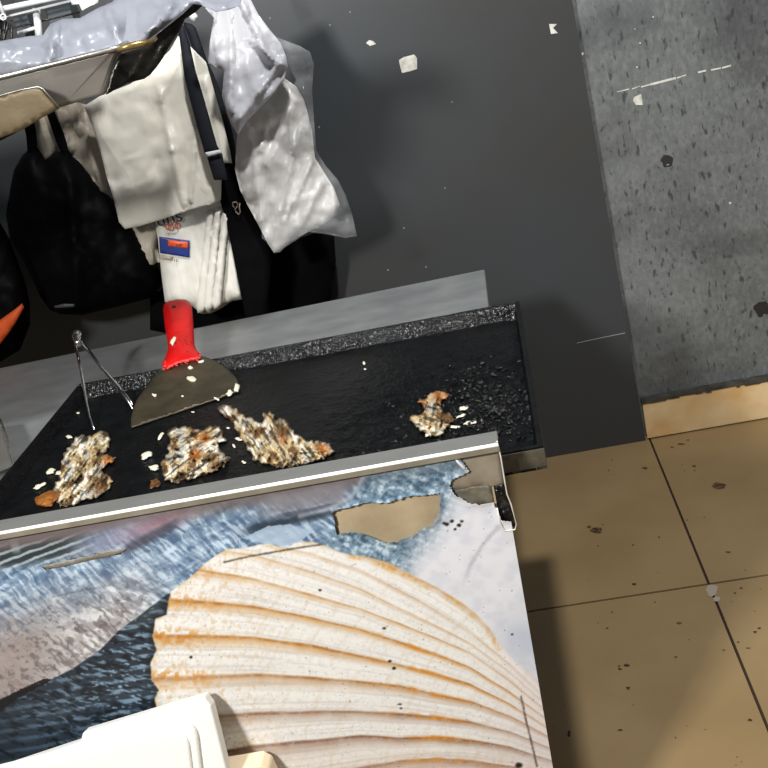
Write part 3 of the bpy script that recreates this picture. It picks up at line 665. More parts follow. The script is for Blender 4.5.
bm = bmesh.new(); cc = sp_(.0125)(174, 307.5, 0); bmesh.ops.create_cone(bm, cap_ends=True, segments=16, radius1=.0048, radius2=.0048, depth=.006, matrix=Matrix.Translation(cc) @ sn.to_track_quat('Z', 'Y').to_matrix().to_4x4())
keep(bmobj('hanging_hole', bm, M['black_hole'], smooth=True), scr)
bm = bmesh.new(); rr = random.Random(9)
for _ in range(60):
    px, py = rr.gauss(181, 6), rr.gauss(341, 5)
    if not (168 < px < 193 and 328 < py < 352): continue
    c_ = sp_(.0135)(px, py, 0); bmesh.ops.create_icosphere(bm, subdivisions=1, radius=rr.uniform(.0006, .0016), matrix=Matrix.Translation(c_) @ Matrix.Diagonal((1.8, 1, .6, 1)))
go = keep(bmobj('grime', bm, mat('dark handle grime', (70,14,12), .6)), scr); go['kind'] = 'stuff'
bm = bmesh.new()
for _ in range(90):
    t = rr.random(); px, py = 163+38*t, 368.5-10.5*t+rr.gauss(0, 1.8)-2
    c_ = sp_(.009)(px, py, 0); bmesh.ops.create_icosphere(bm, subdivisions=1, radius=rr.uniform(.0008, .002), matrix=Matrix.Translation(c_))
keep(bmobj('pink_residue', bm, mat('pale red residue', (232,84,78), .5), smooth=True), scr)['kind'] = 'stuff'

# ------------------------------------------------------------------ tongs
tg = empty('tongs', tuple(ony(76, 338, 2.03)), 'thin chrome wire tongs standing against the griddle rim left of the red scraper', 'tongs')
def tp(px, py, y): return ony(px, py, y)
tA = onz(94.5, 430, ZF+.005); tB = onz(133, 409, ZF+.005); hp = ony(77, 344, 2.0)
def between(a, b, px, py, lift=0):
    """point over pixel on the vertical plane through a and b"""
    n = (b-a).cross(Vector((0,0,1))).normalized(); n2 = (b-a).cross(n).normalized(); return onplane(px, py, a + Vector((0,0,lift)), n2)
bm = bmesh.new(); tube(bm, [hp+Vector((-.004,0,0)), between(hp, tA, 81, 370), between(hp, tA, 86, 400), between(hp, tA, 90, 418), tA], [.0032,.003,.0026,.0022,.0018]); keep(bmobj('arm', bm, M['chrome'], smooth=True), tg)
hq = ony(82, 342, 2.0)
bm = bmesh.new(); tube(bm, [hq, between(hq, tB, 101.6, 368), between(hq, tB, 120, 389), tB], [.0036,.0034,.0034,.002]); keep(bmobj('arm', bm, M['chrome'], smooth=True), tg)
bm = bmesh.new(); tube(bm, [between(hq, tB, 119, 388, .004), between(hq, tB, 127, 396, .004), between(hq, tB, 133, 405, .002)], [.0016,.0018,.0014]); keep(bmobj('tip', bm, M['chrome'], smooth=True), tg)
bm = bmesh.new(); ht = ony(76.5, 334, 2.03)
ax = [ht, ht.lerp(hp, .35), ht.lerp(hp, .7), hp+Vector((.003,0,-.004))]
tube(bm, ax, [.0115,.0105,.007,.0085], 16); keep(bmobj('head', bm, M['chrome'], smooth=True), tg)

# ------------------------------------------------------------------ fish remains
PAL = {k: np.array(lin(v)) for k, v in dict(dark=(34,26,18), brown=(104,72,38), tan=(196,172,124), white=(238,232,214), blue=(158,164,168), orange=(186,106,26), grey=(128,122,110)).items()}
def fishcol(seed, ang, warm_spots=(), orange_spots=(), bright=1.0):
    ca_, sa_ = math.cos(ang), math.sin(ang)
    def f(px, py, d, e):
        u, v = px*ca_+py*sa_, -px*sa_+py*ca_
        a = fbm(u*.035, v*.16, seed, 3); b_ = fbm(px*.08, py*.08, seed+5, 3); g = fbm(u*.05, v*.24, seed+9, 3)
        c = PAL['tan']*.8+PAL['grey']*.2
        st = fbm(u*.06+seed, v*.75, seed+13, 2); c = c*(1+.5*st)
        t = min(max((a+.0)*2.2, 0), .8); c = c*(1-t)+PAL['white']*t
        t = min(max((b_-.2)*2.5, 0), .6); c = c*(1-t)+PAL['blue']*t
        t = min(max((-b_-.12)*3.2, 0), 1); c = c*(1-t)+PAL['brown']*t
        t = min(max((-g-.14)*5, 0), .9); c = c*(1-t)+PAL['dark']*t
        t = min(max((.0035-d)/.004, 0), .8); c = c*(1-t)+PAL['dark']*t  # crease shade painted in: darker where the skin lies low
        for (x, y, r) in orange_spots:
            t = math.exp(-((px-x)**2+(py-y)**2)/r**2); t = min(.9, t*1.2*(.6+.9*abs(a+b_))); c = c*(1-t)+(PAL['orange']*(.8+.5*a))*t
        for (x, y, r) in warm_spots:
            t = math.exp(-((px-x)**2+(py-y)**2)/r**2); c = c*(1-t)+PAL['brown']*t
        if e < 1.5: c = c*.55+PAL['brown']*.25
        return tuple(np.clip(c*bright, 0, 1))
    return f
def fish(label, outl, seed, ang, folds, osp, wsp=(), bulge=.005, nz=.007):
    ol = outl; cx = sum(p[0] for p in ol)/len(ol); cy = sum(p[1] for p in ol)/len(ol)
    ca_, sa_ = math.cos(ang), math.sin(ang)
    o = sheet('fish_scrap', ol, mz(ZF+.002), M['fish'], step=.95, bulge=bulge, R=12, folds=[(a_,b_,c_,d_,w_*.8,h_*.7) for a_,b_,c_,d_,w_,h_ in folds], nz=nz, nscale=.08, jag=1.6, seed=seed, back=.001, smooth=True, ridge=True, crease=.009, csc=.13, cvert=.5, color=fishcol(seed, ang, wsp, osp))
    tag(o, label, 'fish', 'burnt fish remains on the griddle'); return o
fish('crumpled silvery burnt fish skin at the far left of the griddle, below the tongs',
     [(76,438),(84,434),(92,437),(97,431),(106,432),(110,441),(108,450),(103,455),(116,457),(112,462),(106,466),(102,470),(110,476),(113,481),(108,490),(100,496),(88,500),(75,505),(60,508),(56,500),(52,490),(58,480),(61,468),(64,455),(70,447)], 1, -.9,
     [(85,445,70,480,3,.010),(100,440,88,490,3,.008),(60,500,105,478,2.5,.008),(75,470,100,450,3,.007)], [(108,461,6)], [(98,489,8)])
fish('pale crumpled fish skin directly below the scraper blade, second from the left',
     [(168,431),(178,427),(190,426),(198,430),(206,427),(220,425),(224,434),(226,441),(218,448),(222,452),(231,458),(224,466),(210,473),(196,478),(184,481),(172,483),(164,480),(162,470),(160,462),(168,452),(170,440)], 2, -.6,
     [(176,432,170,478,3.5,.010),(190,430,186,478,3,.008),(220,430,192,474,4,.009),(228,458,200,474,2.5,.007)], [(203,438,5),(196,455,5)], [(217,468,9)])
fish('long ribbed brown and cream fish backbone piece right of the pale crumpled skin',
     [(216,409),(224,405),(234,408),(242,414),(250,418),(262,424),(264,414),(270,411),(275,418),(288,420),(292,430),(302,438),(314,443),(320,440),(330,444),(336,452),(326,458),(308,464),(290,467),(278,468),(264,463),(254,460),(247,448),(240,436),(232,424),(222,414)], 3, .95,
     [(225,408,258,452,3,.010),(268,416,300,458,3.5,.010),(262,425,290,462,3,.008),(292,452,332,450,4,.008)], [(324,449,5),(283,440,4)], [(280,432,8)])
fish('small white fish scrap with an orange top in the right part of the griddle',
     [(417,402),(427,397),(433,391),(442,390),(449,395),(444,402),(438,406),(446,411),(454,415),(453,422),(446,428),(440,437),(430,437),(424,434),(416,425),(409,420),(412,415),(421,414),(424,408)], 4, .4,
     [(437,396,428,430,3,.008),(420,418,448,420,3,.008)], [(421,401,6),(438,396,6),(447,395,3)], bulge=.008)
ob = sheet('fish_scrap', [(36,498),(44,493),(54,490),(63,492),(58,500),(52,506),(42,507),(35,504)], mz(ZF+.002), mat('browned skin', (158,98,40), .4, 0, (104,60,24), 60, bump=.4), step=1.6, bulge=.006, R=6, nz=.003, nscale=.2, seed=8, jag=1)
tag(ob, 'flat orange brown skin flake at the lower left end of the griddle', 'fish', 'burnt fish remains on the griddle')
ob = sheet('fish_scrap', [(150,480),(157,478),(162,483),(160,486),(150,489)], mz(ZF+.002), mat('browned bit', (120,80,40), .4, 0, (70,46,24), 60, bump=.4), step=1.4, bulge=.003, R=5, nz=.003, nscale=.2, seed=9, jag=1)
tag(ob, 'small brown flake by the steel flange below the pale crumpled skin', 'fish', 'burnt fish remains on the griddle')

def crumb(px, py, w, h, ang, seed, label, mapper, m=None, name='fish_crumb'):
    ol = []
    for k in range(12):
        a = 2*math.pi*k/12; r = 1+.7*mnoise.noise(Vector((math.cos(a)*1.6, math.sin(a)*1.6, seed*2.3)))
        x, y = w*r*math.cos(a), h*r*math.sin(a); ol.append((px+x*math.cos(ang)-y*math.sin(ang), py+x*math.sin(ang)+y*math.cos(ang)))
    o = sheet(name, ol, mapper, m or M['crumb'], step=max(.7, min(w, h)*.4), bulge=.0035*min(1, h/3), R=max(1.5, h), nz=.0014, nscale=.4, seed=seed, back=.001)
    tag(o, label, 'food scrap', 'white fish crumbs'); return o
G_ = mz(ZF+.002); Bl = sp_(.0015)
CR_ = [(69.5,437,3.4,1.8,.1,'small white crumb above the far left fish skin'),(50,471,6,3.2,-.2,'upper white flake left of the far left fish skin'),(60,473.5,5,3,.1,'white flake touching the far left fish skin'),
 (39,486,7,3,-.4,'lowest white flake at the left end of the griddle'),(146,456,7,4,-.3,'ragged cream flake left of the pale crumpled skin'),(154.5,468,6,3.6,-.1,'rounded white flake below the ragged cream flake'),
 (161,436,5.5,2.4,-.9,'slim white sliver just above the pale crumpled skin'),(168,467,0,0,0,None),(78,413,2.2,1,0,'tiny crumb above the tongs tip'),
 (364,363,2,1.6,.2,'upper tiny yellowish crumb in the middle of the griddle'),(365,369,1.6,1.2,.2,'lower tiny yellowish crumb in the middle of the griddle'),
 (464,408,6,2.6,-.3,'white shred right of the orange topped scrap'),(461,416,6,2,-.3,'white shred below another right of the orange topped scrap'),(470,423,7,2.4,-.15,'long white shred nearest the griddle right corner'),(455,427,6,1.6,.1,'thin white shred at the foot of the orange topped scrap'),
 (429,434,5,2.8,-.4,'white shred against the flange under the orange topped scrap'),(441,431,3,5,.2,'upright white shred against the flange under the orange topped scrap'),
 (193,412,2,1,0,'tiny crumb just below the blade edge'),(239,439,4,1.8,.2,'cream flake between the pale crumpled skin and the ribbed piece'),(234,446,2.6,1.4,.9,'small cream flake just right of the pale crumpled skin'),(244,462,3,1.6,.5,'cream bit under the ribbed piece at the flange'),(228,428,2.4,1.2,.3,'tiny bit beside the top right of the pale crumpled skin')]
for i, (x, y, w, h, a, lb) in enumerate(CR_):
    if lb: crumb(x, y, w*.85, h*.85, a, i+1, lb, G_)
for i, (x, y, w, h, a, lb) in enumerate([(154.5,395,3,1.7,.3,'small white crumb on the left side of the scraper blade'),(191.5,378.5,4.6,3,.2,'star shaped white crumb in the middle of the scraper blade'),(190.5,368,2.8,2.2,.2,'white crumb on the blade just under the red handle'),
    (201,361.5,3.2,2,-.2,'white crumb at the right corner of the handle flare'),(182.5,396,1.4,1.2,0,'tiny crumb low on the middle of the blade'),(217,399,3.2,1.3,.5,'thin crumb near the lower right edge of the blade'),(230,393,4.6,3.2,-.6,'cream part of the large crumb at the right corner of the blade'),(237,388,3.8,4.2,.2,'white forked crumb at the right tip of the blade')]):
    crumb(x, y, w*.9, h*.9, a, i+30, lb, Bl)
crumb(173, 341, 2.2, 5, .35, 51, 'white fish scrap stuck on the red handle', sp_(.0125))

# burnt black lumps heaped at the right of the plate
bm = bmesh.new(); rr = random.Random(12)
for _ in range(420):
    px, py = rr.gauss(492, 26), rr.gauss(405, 22)
    if py < 352 or px > 529 or py > 440: continue
    s = rr.uniform(.001, .0034); c_ = onz(px, py, ZF+.003)
    if c_.x > FR.x-.02+ (c_.y-FR.y)*.0: continue
    mt = Matrix.Translation(c_) @ Matrix.Rotation(rr.uniform(0, 6), 4, 'Z') @ Matrix.Diagonal((rr.uniform(.8, 2), rr.uniform(.7, 1.4), rr.uniform(.5, 1), 1))
    r0 = bmesh.ops.create_icosphere(bm, subdivisions=1, radius=s, matrix=mt)
    for v in r0['verts']: v.co += Vector((rr.uniform(-1,1), rr.uniform(-1,1), rr.uniform(-1,1)))*s*.35
o = bmobj('burnt_crumbs', bm, mat('burnt black grit', (8,8,8), .2, 0, (20,19,18), 90, bump=.8, bscale=300, spec=.7)); tag(o, 'glittering burnt black crumbs heaped at the right end of the griddle', 'burnt crumbs', kind='stuff')

# steel pan corner at the far left on the worktop
q0 = onz(14.5, 470, ZC+.10)
pan = empty('steel_pan', (q0.x-.12, q0.y+.02, ZC), 'brushed steel pan corner at the left picture edge on the worktop', 'pan')
ppx = [ (0,421),(7,437),(14,466),(13.5,470),(0,486) ]
T_ = [onz(0,421,ZC+.045), onz(7,440,ZC+.045), onz(14.5,467,ZC+.045)]
nL = T_[0]+Vector((-.22,0.02,0)); nB = T_[2]+Vector((-.26,-.16,0))
ol_ = [T_[0], T_[1], T_[2], nB, nL]
bm = bmesh.new(); prism(bm, [(p.x-.03, p.y+.01, ZC+.001) for p in ol_], [tuple(p) for p in ol_]); keep(bmobj('body', bm, M['steel_tray'], bevel=.004), pan)
bm = bmesh.new(); tube(bm, [tuple(p+Vector((0,0,.002))) for p in ol_+[ol_[0]]], .004, 8); keep(bmobj('rim', bm, M['steel'], smooth=True), pan)

# ------------------------------------------------------------------ upper steel tray with film
YT = 1.70
tr = empty('steel_tray', (-.95, 1.95, 1.40), 'shallow grey steel tray with a rounded corner, covered by plastic film, above the hanging bags', 'tray')
a0, a1, a2 = ony(0, 78.5, YT), ony(112, 50, YT), ony(122, 49.5, YT)
b0, b1 = ony(0, 122, YT), ony(60, 107, YT)
zt = a1.z; sR = ony(150, 43, 1.735); bk_ = ony(204, 9, 2.22)
topl = [(-1.5, YT, zt), (a1.x, YT, zt), (ony(119,49,1.702).x, 1.706, zt), (ony(122,50,1.715).x, 1.72, zt), (ony(126,52,1.75).x, 1.75, zt), (ony(168,48,2.2).x, 2.21, zt), (-1.5, 2.21, zt)]
zb_ = ony(62, 107, YT+.012).z
botl = [(-1.5, YT+.012, zb_), (ony(62,107,YT+.012).x, YT+.012, zb_), (ony(100,95,YT+.014).x, YT+.014, zb_+.002), (ony(112,88,YT+.03).x, YT+.03, zb_+.006), (ony(116,86,1.76).x, 1.78, zb_+.008), (ony(150,66,2.2).x, 2.19, zb_+.02), (-1.5, 2.19, zb_+.01)]
topl2 = [topl[0], (ony(60,64,YT).x, YT, zt)] + topl[1:]
bm = bmesh.new(); prism(bm, botl, topl); keep(bmobj('body', bm, M['steel_tray'], bevel=.006), tr)
bm = bmesh.new(); tube(bm, [(p[0], p[1]-.002, p[2]+.001) for p in topl[:-1]], [.0042,.0042,.005,.006,.007,.006], 8); ro = keep(bmobj('rim', bm, M['steel'], smooth=True), tr)
# dark side plate with slots along the right flank
o = sheet('side_plate', [(121,54),(144,47),(159,33),(183,14),(193,4),(203,5),(196,12),(185,19),(180,30),(174,39),(169,47),(163,58),(156,68),(150,75),(144,79),(128,83),(118,88),(106,95),(112,72)], lambda px, py, d: onplane(px, py, Vector((a1.x-.002+d, 1.70, 1.4)), Vector((.62,-.30,0)).normalized()), M['dark_edge'], step=3, nz=.004, nscale=.08, folds=[(150,44,132,80,3,.006),(165,45,150,72,2,.006),(195,14,160,50,3,.006)], back=.004)
keep(o, tr)['label'] = 'dark side of the tray'
bm = bmesh.new(); tube(bm, [ony(117,50,1.69), ony(128,46.5,1.695), ony(140,44,1.70), ony(150,42.5,1.71), ony(156,38,1.74)], [.003,.006,.006,.005,.003], 8); keep(bmobj('rim_highlight', bm, mat('gold rim highlight', (170,146,92), .3, .7, (120,100,60), 60), smooth=True), tr)  # brassy tube stands in for the gold highlight on the tray corner
# lower stained bracket under the tray
yb2 = 1.66
o = sheet('bracket', [(-70,112),(-70,156),(0,138),(22,130),(40,119),(60,108),(50,98),(42,88),(38,86),(20,89),(0,95)], my(yb2), M['steel_brass'], step=5, bulge=.0012, R=3, nz=.0006, back=.03)
bm = bmesh.new(); tube(bm, [ony(*p, yb2-.002) for p in ((-60,112),(0,95.5),(20,90),(38,86.5),(43,89),(60,108))], .0011, 6); keep(bmobj('bracket_edge', bm, M['steel'], smooth=True), tr)
keep(o, tr)['label'] = 'yellowish stained bracket under the tray'
o = sheet('bracket', [(-70,142),(-70,170),(0,141),(14,134),(38,119),(0,126)], my(yb2+.012), M['dark_edge'], step=5, bulge=.004, R=6, back=.02)
keep(o, tr)
for y in (1.78, 2.14):
    bm = bmesh.new(); box(bm, -1.49, -1.46, y-.015, y+.015, ZC, zb_+.02); keep(bmobj('post', bm, M['steel']), tr)

fm = sheet('plastic_film', [(-60,92),(-50,50),(0,41),(30,36),(43,35),(50,24),(62,19),(80,18),(98,8),(112,2),(125,-10),(215,-20),(245,-12),(240,6),(228,10),(216,12),(205,7),(198,3),(190,5),(180,14),(168,24),(156,34),(146,41),(134,44),(120,46.5),(60,62),(0,77)],
   lambda px, py, d: ony(px, py, 1.74-d+max(0, (60-py))*.0022), M['film'], step=4, bulge=.003, R=5, nz=.010, nscale=.014, crease=.02, csc=.02, cvert=.5, seed=21,
   folds=[(50,60,56,26,4,.025),(0,52,48,44,3,.014),(70,40,120,25,6,.015),(120,42,105,8,5,.02),(150,34,170,5,5,.02),(190,2,230,6,4,.014),(62,35,78,20,4,.012),(128,44,168,18,2.5,.012),(56,62,50,44,3,.014)])
tag(fm, 'crumpled translucent white plastic film heaped on the steel tray', 'plastic film')

# wire rack top left, behind the film
rk = empty('wire_rack', (-1.2, 2.45, ZC), 'white wire rack with grey boxes behind the plastic film, top left', 'rack')
def bar(p, q, r, y0, y1=None, m='white_metal', nm='bar'):
    bm = bmesh.new(); tube(bm, [ony(*p, y0), ony(*q, y1 or y0)], r, 8); return keep(bmobj(nm, bm, M[m], smooth=True), rk)
bar((-60,22), (78,-7), .0062, 2.3); bar((-60,33), (90,-4), .0028, 2.31); bar((36,8), (40,44), .0085, 2.33); bar((-10,-20), (4,15), .004, 2.29); bar((18,33), (38,27), .004, 2.33, m='white_metal'); bar((-60,45),(80,12),.002,2.36, m='dark_edge')
bar((2,17), (-14,140), .004, 2.33, 2.33, m='dark_edge', nm='post')
bm = bmesh.new(); c_ = ony(3.2, 17, 2.28); tube(bm, [c_+Vector((.006*math.cos(t), 0, .006*math.sin(t))) for t in [k*math.pi/6 for k in range(13)]], .002, 6); keep(bmobj('ring', bm, M['white_metal'], smooth=True), rk)
def blk(px0, py0, px1, py1, y, dpt, m, nm, label):
    a, c_ = ony(px0, py0, y), ony(px1, py1, y); bm = bmesh.new(); box(bm, min(a.x,c_.x), max(a.x,c_.x), y, y+dpt, min(a.z,c_.z), max(a.z,c_.z)); return keep(bmobj(nm, bm, M[m], bevel=.002), rk)
blk(12, 17, 34, 36, 2.36, .05, 'grey_panel', 'backplate', ''); blk(44, 8, 76, 26, 2.36, .05, 'grey_panel', 'backplate', '')
pp = sheet('paper_sheet', [(68,-6),(100,-12),(98,3),(90,6),(82,11),(79,4),(72,5)], my(2.26), M['paper'], step=3, nz=.004, seed=4); tag(pp, 'torn white paper sheet hanging over the wire rack bar at the top edge', 'paper')
for k, (p, q, r_) in enumerate((((8,22),(4,60),.004),((11,20),(14,62),.003),((5,20),(0,58),.003))):
    bm = bmesh.new(); a, c_ = ony(*p, 2.27), ony(*q, 2.27); tube(bm, [a, a.lerp(c_, .5)+Vector((.004*(k-1), -.005, 0)), c_], r_, 6)
    o = bmobj('black_cable', bm, M['black_plastic'], smooth=True); tag(o, 'thin black cable hanging from the wire rack ring at top left', 'cable', 'black cables on the wire rack')

# wall rail that carries the bags (above the picture)
rail = empty('hook_rail', (-.6, YP, 1.66), 'steel hook rail fixed to the dark panel above the hanging bags', 'rail')
bm = bmesh.new(); box(bm, -1.6, -.25, YP-.022, YP-.0005, 1.68, 1.72); keep(bmobj('bar', bm, M['steel']), rail)
for x, y, z in ((-.505, 2.36, 1.535), (-.64, 2.45, 1.575), (-1.1, 2.5, 1.64), (-.9, 2.5, 1.62)):
    bm = bmesh.new(); tube(bm, [(x, YP-.02, 1.70), (x, (y+YP)/2, 1.68), (x, y+.02, z+.02), (x, y, z), (x, y-.02, z+.01)], .004, 8); keep(bmobj('hook', bm, M['steel'], smooth=True), rail)

# ------------------------------------------------------------------ hanging bags and cloths (back to front)
def bag(name, ol, y, m, label, cat, group=None, parent=None, **k):
    o = sheet(name, ol, my(y), M[m], step=k.pop('step', 4), **k)
    if parent: keep(o, parent)
    else: tag(o, label, cat, group)
    return o
bp = empty('black_backpack', tuple(ony(80, 300, 2.62)), 'large black bag hanging by two straps at the left, over the griddle back', 'bag')
bag('body', [(28,150),(38,148),(45,160),(56,152),(68,150),(80,160),(92,175),(105,192),(118,205),(130,218),(142,238),(152,255),(160,272),(164,288),(150,298),(120,306),(82,315),(60,314),(50,310),(40,296),(24,262),(10,240),(6,215),(10,190),(14,170),(22,156)], 2.62, 'black_bag', '', '', parent=bp, bulge=.10, R=55, nz=.02, nscale=.02, seed=31,
    folds=[(70,180,78,300,5,.02),(75,240,120,300,5,.02),(20,250,60,235,4,.012)])
bag('strap', [(20,100),(26,98),(32,112),(36,130),(38,152),(28,156),(26,135),(22,118)], 2.60, 'black_cloth', '', '', parent=bp, bulge=.004, R=4)
bag('strap', [(42,100),(50,98),(58,120),(64,134),(70,150),(72,158),(62,154),(56,142),(50,124)], 2.60, 'black_cloth', '', '', parent=bp, bulge=.004, R=4)
o = bag('buckle', [(54,306),(64,303.5),(75,304),(74,307),(62,308),(55,308)], 2.50, 'chrome', '', '', parent=bp, step=2, bulge=.003, R=3); M['buckle'] = mat('dull buckle', (60,60,62), .4); o.data.materials[0] = M['buckle']
b2 = empty('black_bag', tuple(ony(5, 350, 2.5)), 'black bag with an orange strap at the left picture edge', 'bag')
bag('body', [(-60,200),(0,222),(10,240),(18,262),(26,285),(30,305),(30,325),(20,350),(0,362),(-60,375)], 2.5, 'black_bag', '', '', parent=b2, bulge=.07, R=25, nz=.01, nscale=.04, seed=33)
bag('strap', [(-20,330),(0,320),(14,310),(22,303.5),(24,307),(16,322),(8,334),(0,344),(-20,358)], 2.40, 'orange', '', '', parent=b2, bulge=.006, R=6)['label'] = 'orange strap'

ap = empty('black_apron', tuple(ony(250, 300, 2.66)), 'black apron with navy neck straps hanging behind the clear plastic bag', 'apron')
bag('body', [(205,150),(216,163),(228,163),(236,180),(240,192),(255,215),(275,245),(300,238),(318,232),(334,236),(336,262),(332,290),(328,330),(300,340),(240,345),(200,340),(150,330),(150,290),(200,250),(212,210)], 2.70, 'black_cloth', '', '', parent=ap, bulge=.03, R=30, nz=.01, nscale=.03, seed=41, folds=[(250,230,262,320,6,.012),(290,250,290,330,8,.012)])
bag('front_band', [(214,163),(222,158),(238,168),(242,185),(252,212),(268,246),(272,262),(268,300),(266,320),(246,320),(240,290),(230,240),(220,200)], 2.52, 'black_cloth', '', '', parent=ap, bulge=.01, R=8, nz=.004, seed=43)
bm = bmesh.new(); tube(bm, [ony(*p, 2.492) for p in ((234.5,207.5),(232.6,205.5),(233,202.5),(236,201.8),(238,204),(237,207),(234.8,209),(236,212),(239,214.5),(240.3,212),(239.4,207),(240,203))], [.0015]*12, 6); keep(bmobj('logo', bm, M['logo'], smooth=True), ap)['label'] = 'small pale curled logo'
bag('strap', [(183,22),(192,24),(196,28),(207,60),(214,75),(222,95),(232,130),(240,170),(228,162),(220,130),(214,105),(208,80),(198,62),(190,42)], 2.62, 'navy', '', '', parent=ap, bulge=.004, R=5)
bag('strap', [(178,28),(184,25),(190,45),(196,72),(203,95),(210,120),(217,145),(220,151),(205,154),(198,130),(190,100),(184,75),(181,50)], 2.44, 'navy', '', '', parent=ap, bulge=.004, R=5, nz=.001)
bag('slider', [(205,152.5),(220,149.5),(221.5,153),(207,157)], 2.435, 'strap_white', '', '', parent=ap, step=2, bulge=.002, R=3)
bag('strap', [(207,157),(222,153),(224,162),(226,172),(228,180),(214,180)], 2.45, 'navy', '', '', parent=ap, bulge=.004, R=5)

# stacked flat bags with the printed label
bn = empty('bag_bundle', tuple(ony(200, 310, 2.56)), 'bundle of folded white bags with blue and orange label, under the big white bag', 'bags')
yB = 2.56
bag('folded_stack', [(154,216),(172,200),(200,190),(226,190),(232,225),(238,262),(243,290),(245,299),(232,301),(222,308),(212,313),(202,314),(192,306),(178,305),(165,302),(162,280),(160,262),(158,240)], yB, 'bag_bundle', '', '', parent=bn, step=3, bulge=.02, R=10, nz=.003, nscale=.05, seed=51,
    folds=[(212,215,204,312,2,.010),(218,212,212,312,2,.009),(224,212,220,305,2.2,.010),(230,214,238,296,3,.012),(206,235,198,308,1.8,.007)])
for k, (xa, xb_) in enumerate(((197,206),(205,213),(213,221))):
    bag('fold_end', [(xa+10,212),(xb_+8,210),(xb_+5,250),(xb_,309-k*2),(xb_-3,312-k*2),(xa+1,313-k*2),(xa-1,308-k*2)], yB-.028-.006*k, 'bag_bundle', '', '', parent=bn, step=3, bulge=.007, R=5, nz=.002, seed=55+k, jag=.5)
def lab(ol, d, m, nm, par=None): return keep(sheet(nm, ol, my(yB-d), M[m], step=2, bulge=.0004, R=2), bn)
lab([(159,236.5),(189.5,240.5),(189.5,257.5),(160,253)], .0262, 'label_blue', 'label')['label'] = 'blue label'
lab([(168,239.8),(188,242.2),(188,248.5),(168,246)], .0275, 'label_orange', 'label')['label'] = 'orange label box'
def text(body, px, py, y, size, m, ang, par, nm='lettering', sx=1):
    c = bpy.data.curves.new(nm, 'FONT'); c.body = body; c.size = size; c.extrude = .0003; c.align_x = 'CENTER'; c.align_y = 'CENTER'
    o = bpy.data.objects.new(nm, c); C.objects.link(o); c.materials.append(M[m])
    dg = bpy.context.evaluated_depsgraph_get(); me = bpy.data.meshes.new_from_object(o.evaluated_get(dg)); bpy.data.objects.remove(o)
    me.materials.clear(); o = link(nm, me, M[m]); p = ony(px, py, y)
    o.matrix_world = Matrix.Translation(p) @ Matrix.Rotation(ang, 4, 'Y') @ Matrix.Rotation(math.pi/2, 4, 'X') @ Matrix.Scale(sx, 4, (1,0,0))
    return keep(o, par)
text('uns', 169, 218.5, yB-.034, .046, 'ink', -.03, bn, sx=1.15); text('00', 172, 226.5, yB-.0345, .026, 'ink_red', -.03, bn, sx=1.5)
text('10 50', 170, 234, yB-.0295, .010, 'scuff', .2, bn); text('NF', 179, 245.3, yB-.030, .008, 'ink', .2, bn, sx=1.8)
text('12', 175.5, 260.5, yB-.0285, .011, 'ink', .2, bn)
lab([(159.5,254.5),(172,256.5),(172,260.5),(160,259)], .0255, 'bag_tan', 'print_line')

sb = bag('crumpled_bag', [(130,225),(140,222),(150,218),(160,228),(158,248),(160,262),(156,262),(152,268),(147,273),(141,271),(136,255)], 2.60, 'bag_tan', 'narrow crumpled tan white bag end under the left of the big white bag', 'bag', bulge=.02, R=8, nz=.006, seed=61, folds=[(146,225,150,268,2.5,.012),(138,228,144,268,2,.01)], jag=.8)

# white shopping bags behind the steel bracket
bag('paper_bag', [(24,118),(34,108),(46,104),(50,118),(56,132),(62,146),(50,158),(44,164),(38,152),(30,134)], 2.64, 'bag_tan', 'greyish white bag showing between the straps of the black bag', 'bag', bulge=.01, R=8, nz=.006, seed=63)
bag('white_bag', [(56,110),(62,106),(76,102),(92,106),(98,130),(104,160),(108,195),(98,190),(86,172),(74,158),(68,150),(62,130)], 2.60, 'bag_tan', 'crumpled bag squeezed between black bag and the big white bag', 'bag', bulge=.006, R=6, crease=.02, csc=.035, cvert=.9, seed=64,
    folds=[(66,112,72,150,2,.02),(80,108,78,130,3,.02),(86,130,100,180,4,.02)])

wb_ = bag('carrier_bag', [(84,106),(100,96),(130,84),(150,70),(170,50),(178,36),(184,40),(196,52),(206,62),(214,90),(222,118),(230,150),(232,163),(222,163),(221,200),(212,204),(190,210),(160,220),(140,226),(125,229),(119,222),(114,200),(106,175),(100,150),(92,125)], 2.50, 'bag_white', 'big creamy white carrier bag hanging in the centre of the bags', 'bag', step=2.6,
    bulge=.004, R=5, nz=.012, nscale=.012, crease=.006, csc=.022, cvert=.75, seed=71, folds=[(160,90,172,150,3,.008),(172,150,184,205,3,.010),(196,130,190,200,2.5,.012),(178,60,160,100,4,.008),(205,80,226,160,3,.006),(128,190,150,182,2,.004),(125,160,140,156,2,.004)])
keep(sheet('hem', [(123,226),(160,216.5),(190,207),(220,197.5),(221,201),(190,210.5),(160,220.5),(125,230)], my(2.474), M['bag_white'], step=3, bulge=.003, R=3), wb_) if False else None

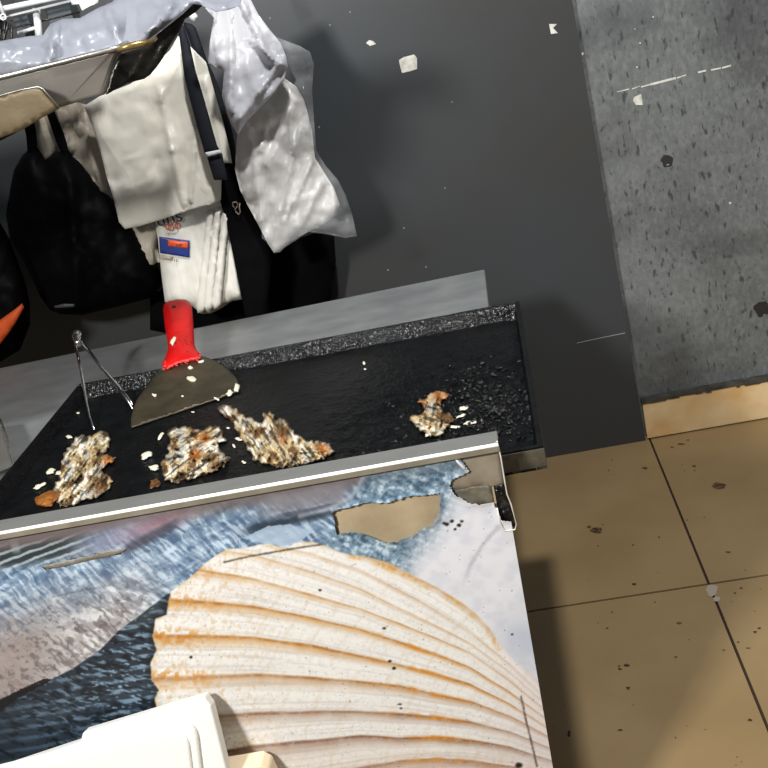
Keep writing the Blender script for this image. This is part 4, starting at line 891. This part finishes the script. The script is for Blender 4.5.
# right-hand bags: bright bag above, milky and clear bag below
tb = bag('draped_bag', [(205,8),(214,6),(232,-6),(246,-10),(258,14),(270,30),(280,42),(286,56),(288,66),(284,80),(272,96),(258,110),(246,122),(238,135),(232,126),(226,112),(222,96),(224,70),(208,64),(210,40),(214,18)], 2.37, 'bag_bright', 'bright white plastic bag folded over the top of the milky bag', 'bag', step=3,
    bulge=.004, R=5, nz=.02, nscale=.014, crease=.022, csc=.024, cvert=.85, seed=81, folds=[(232,12,230,110,3,.02),(240,0,270,60,4,.025),(282,60,240,118,3,.018),(214,20,216,60,3,.012),(250,40,284,66,3,.018)])
mb = empty('plastic_bag', tuple(ony(280, 240, 2.46)), 'milky plastic bag inside a clear wrinkled bag, hanging right of the apron', 'bag')
bag('inner_bag', [(238,128),(250,112),(264,98),(284,78),(296,86),(304,100),(312,130),(315,158),(324,172),(334,188),(340,205),(336,216),(320,226),(304,234),(290,242),(280,252),(274,253),(268,244),(260,228),(248,206),(240,190),(235,170),(236,148)], 2.46, 'bag_fill', '', '', parent=mb, step=3,
    bulge=.018, R=18, nz=.014, nscale=.02, crease=.022, csc=.024, cvert=.7, seed=83, folds=[(300,130,280,210,3,.02),(280,210,268,240,3,.015),(312,160,285,220,3,.02),(250,130,262,220,4,.01),(325,180,300,225,4,.012),(270,110,262,150,3,.01),(290,110,292,150,3,.015)])['label'] = 'milky inner bag'
bag('outer_bag', [(270,34),(284,40),(300,46),(310,52),(314,64),(312,90),(314,120),(316,150),(326,166),(338,180),(346,196),(352,214),(357,236),(345,238),(325,234),(308,232),(290,244),(278,252),(262,238),(262,200),(270,150),(284,110),(296,80),(286,60),(276,50)], 2.40, 'bag_clear', '', '', parent=mb, step=3.2,
    bulge=.008, R=8, nz=.014, nscale=.02, crease=.03, csc=.028, cvert=.7, seed=85, folds=[(306,55,300,140,2,.02),(312,100,285,220,2,.02),(338,185,342,215,1.6,.015),(330,185,338,215,1.4,.012),(318,160,290,236,2,.016),(276,44,304,54,2,.012),(346,200,353,232,1.5,.01)])['label'] = 'clear wrinkled outer bag'
bag('hook', [(188,14),(193,10),(198,16),(195,22),(190,19)], 2.30, 'strap_white', 'small pale plastic clip under the tray edge beside the straps', 'clip', step=2, bulge=.006, R=4)

# ------------------------------------------------------------------ light
w = bpy.data.worlds.new('World'); bpy.context.scene.world = w; w.use_nodes = True
bg = w.node_tree.nodes['Background']; bg.inputs[0].default_value = (.80, .88, 1, 1); bg.inputs[1].default_value = .13
def area(name, loc, tgt, size, power, col, sy=None):
    l = bpy.data.lights.new(name, 'AREA'); l.energy = power; l.size = size; l.color = col
    if sy: l.shape = 'RECTANGLE'; l.size_y = sy
    o = bpy.data.objects.new(name, l); C.objects.link(o); o.location = loc
    o.rotation_euler = (Vector(tgt)-Vector(loc)).to_track_quat('-Z', 'Y').to_euler(); return o
area('ceiling_light_main', (-1.2, -.5, 2.4), (-.4, 1.4, .7), .3, 84, (1, .995, .98))
area('ceiling_light_back', (.10, 1.0, 2.9), (-.6, 2.4, 0.8), .12, 50, (.97, .98, 1))
area('floor_fill_right', (2.2, 1.0, 2.9), (.7, 1.6, 0), .5, 7, (1, .93, .82))  # weak fill added for the floor at right, no lamp known there
sc_ = bpy.context.scene
sc_.view_settings.view_transform = 'Standard'; sc_.view_settings.look = 'None'; sc_.view_settings.exposure = 0
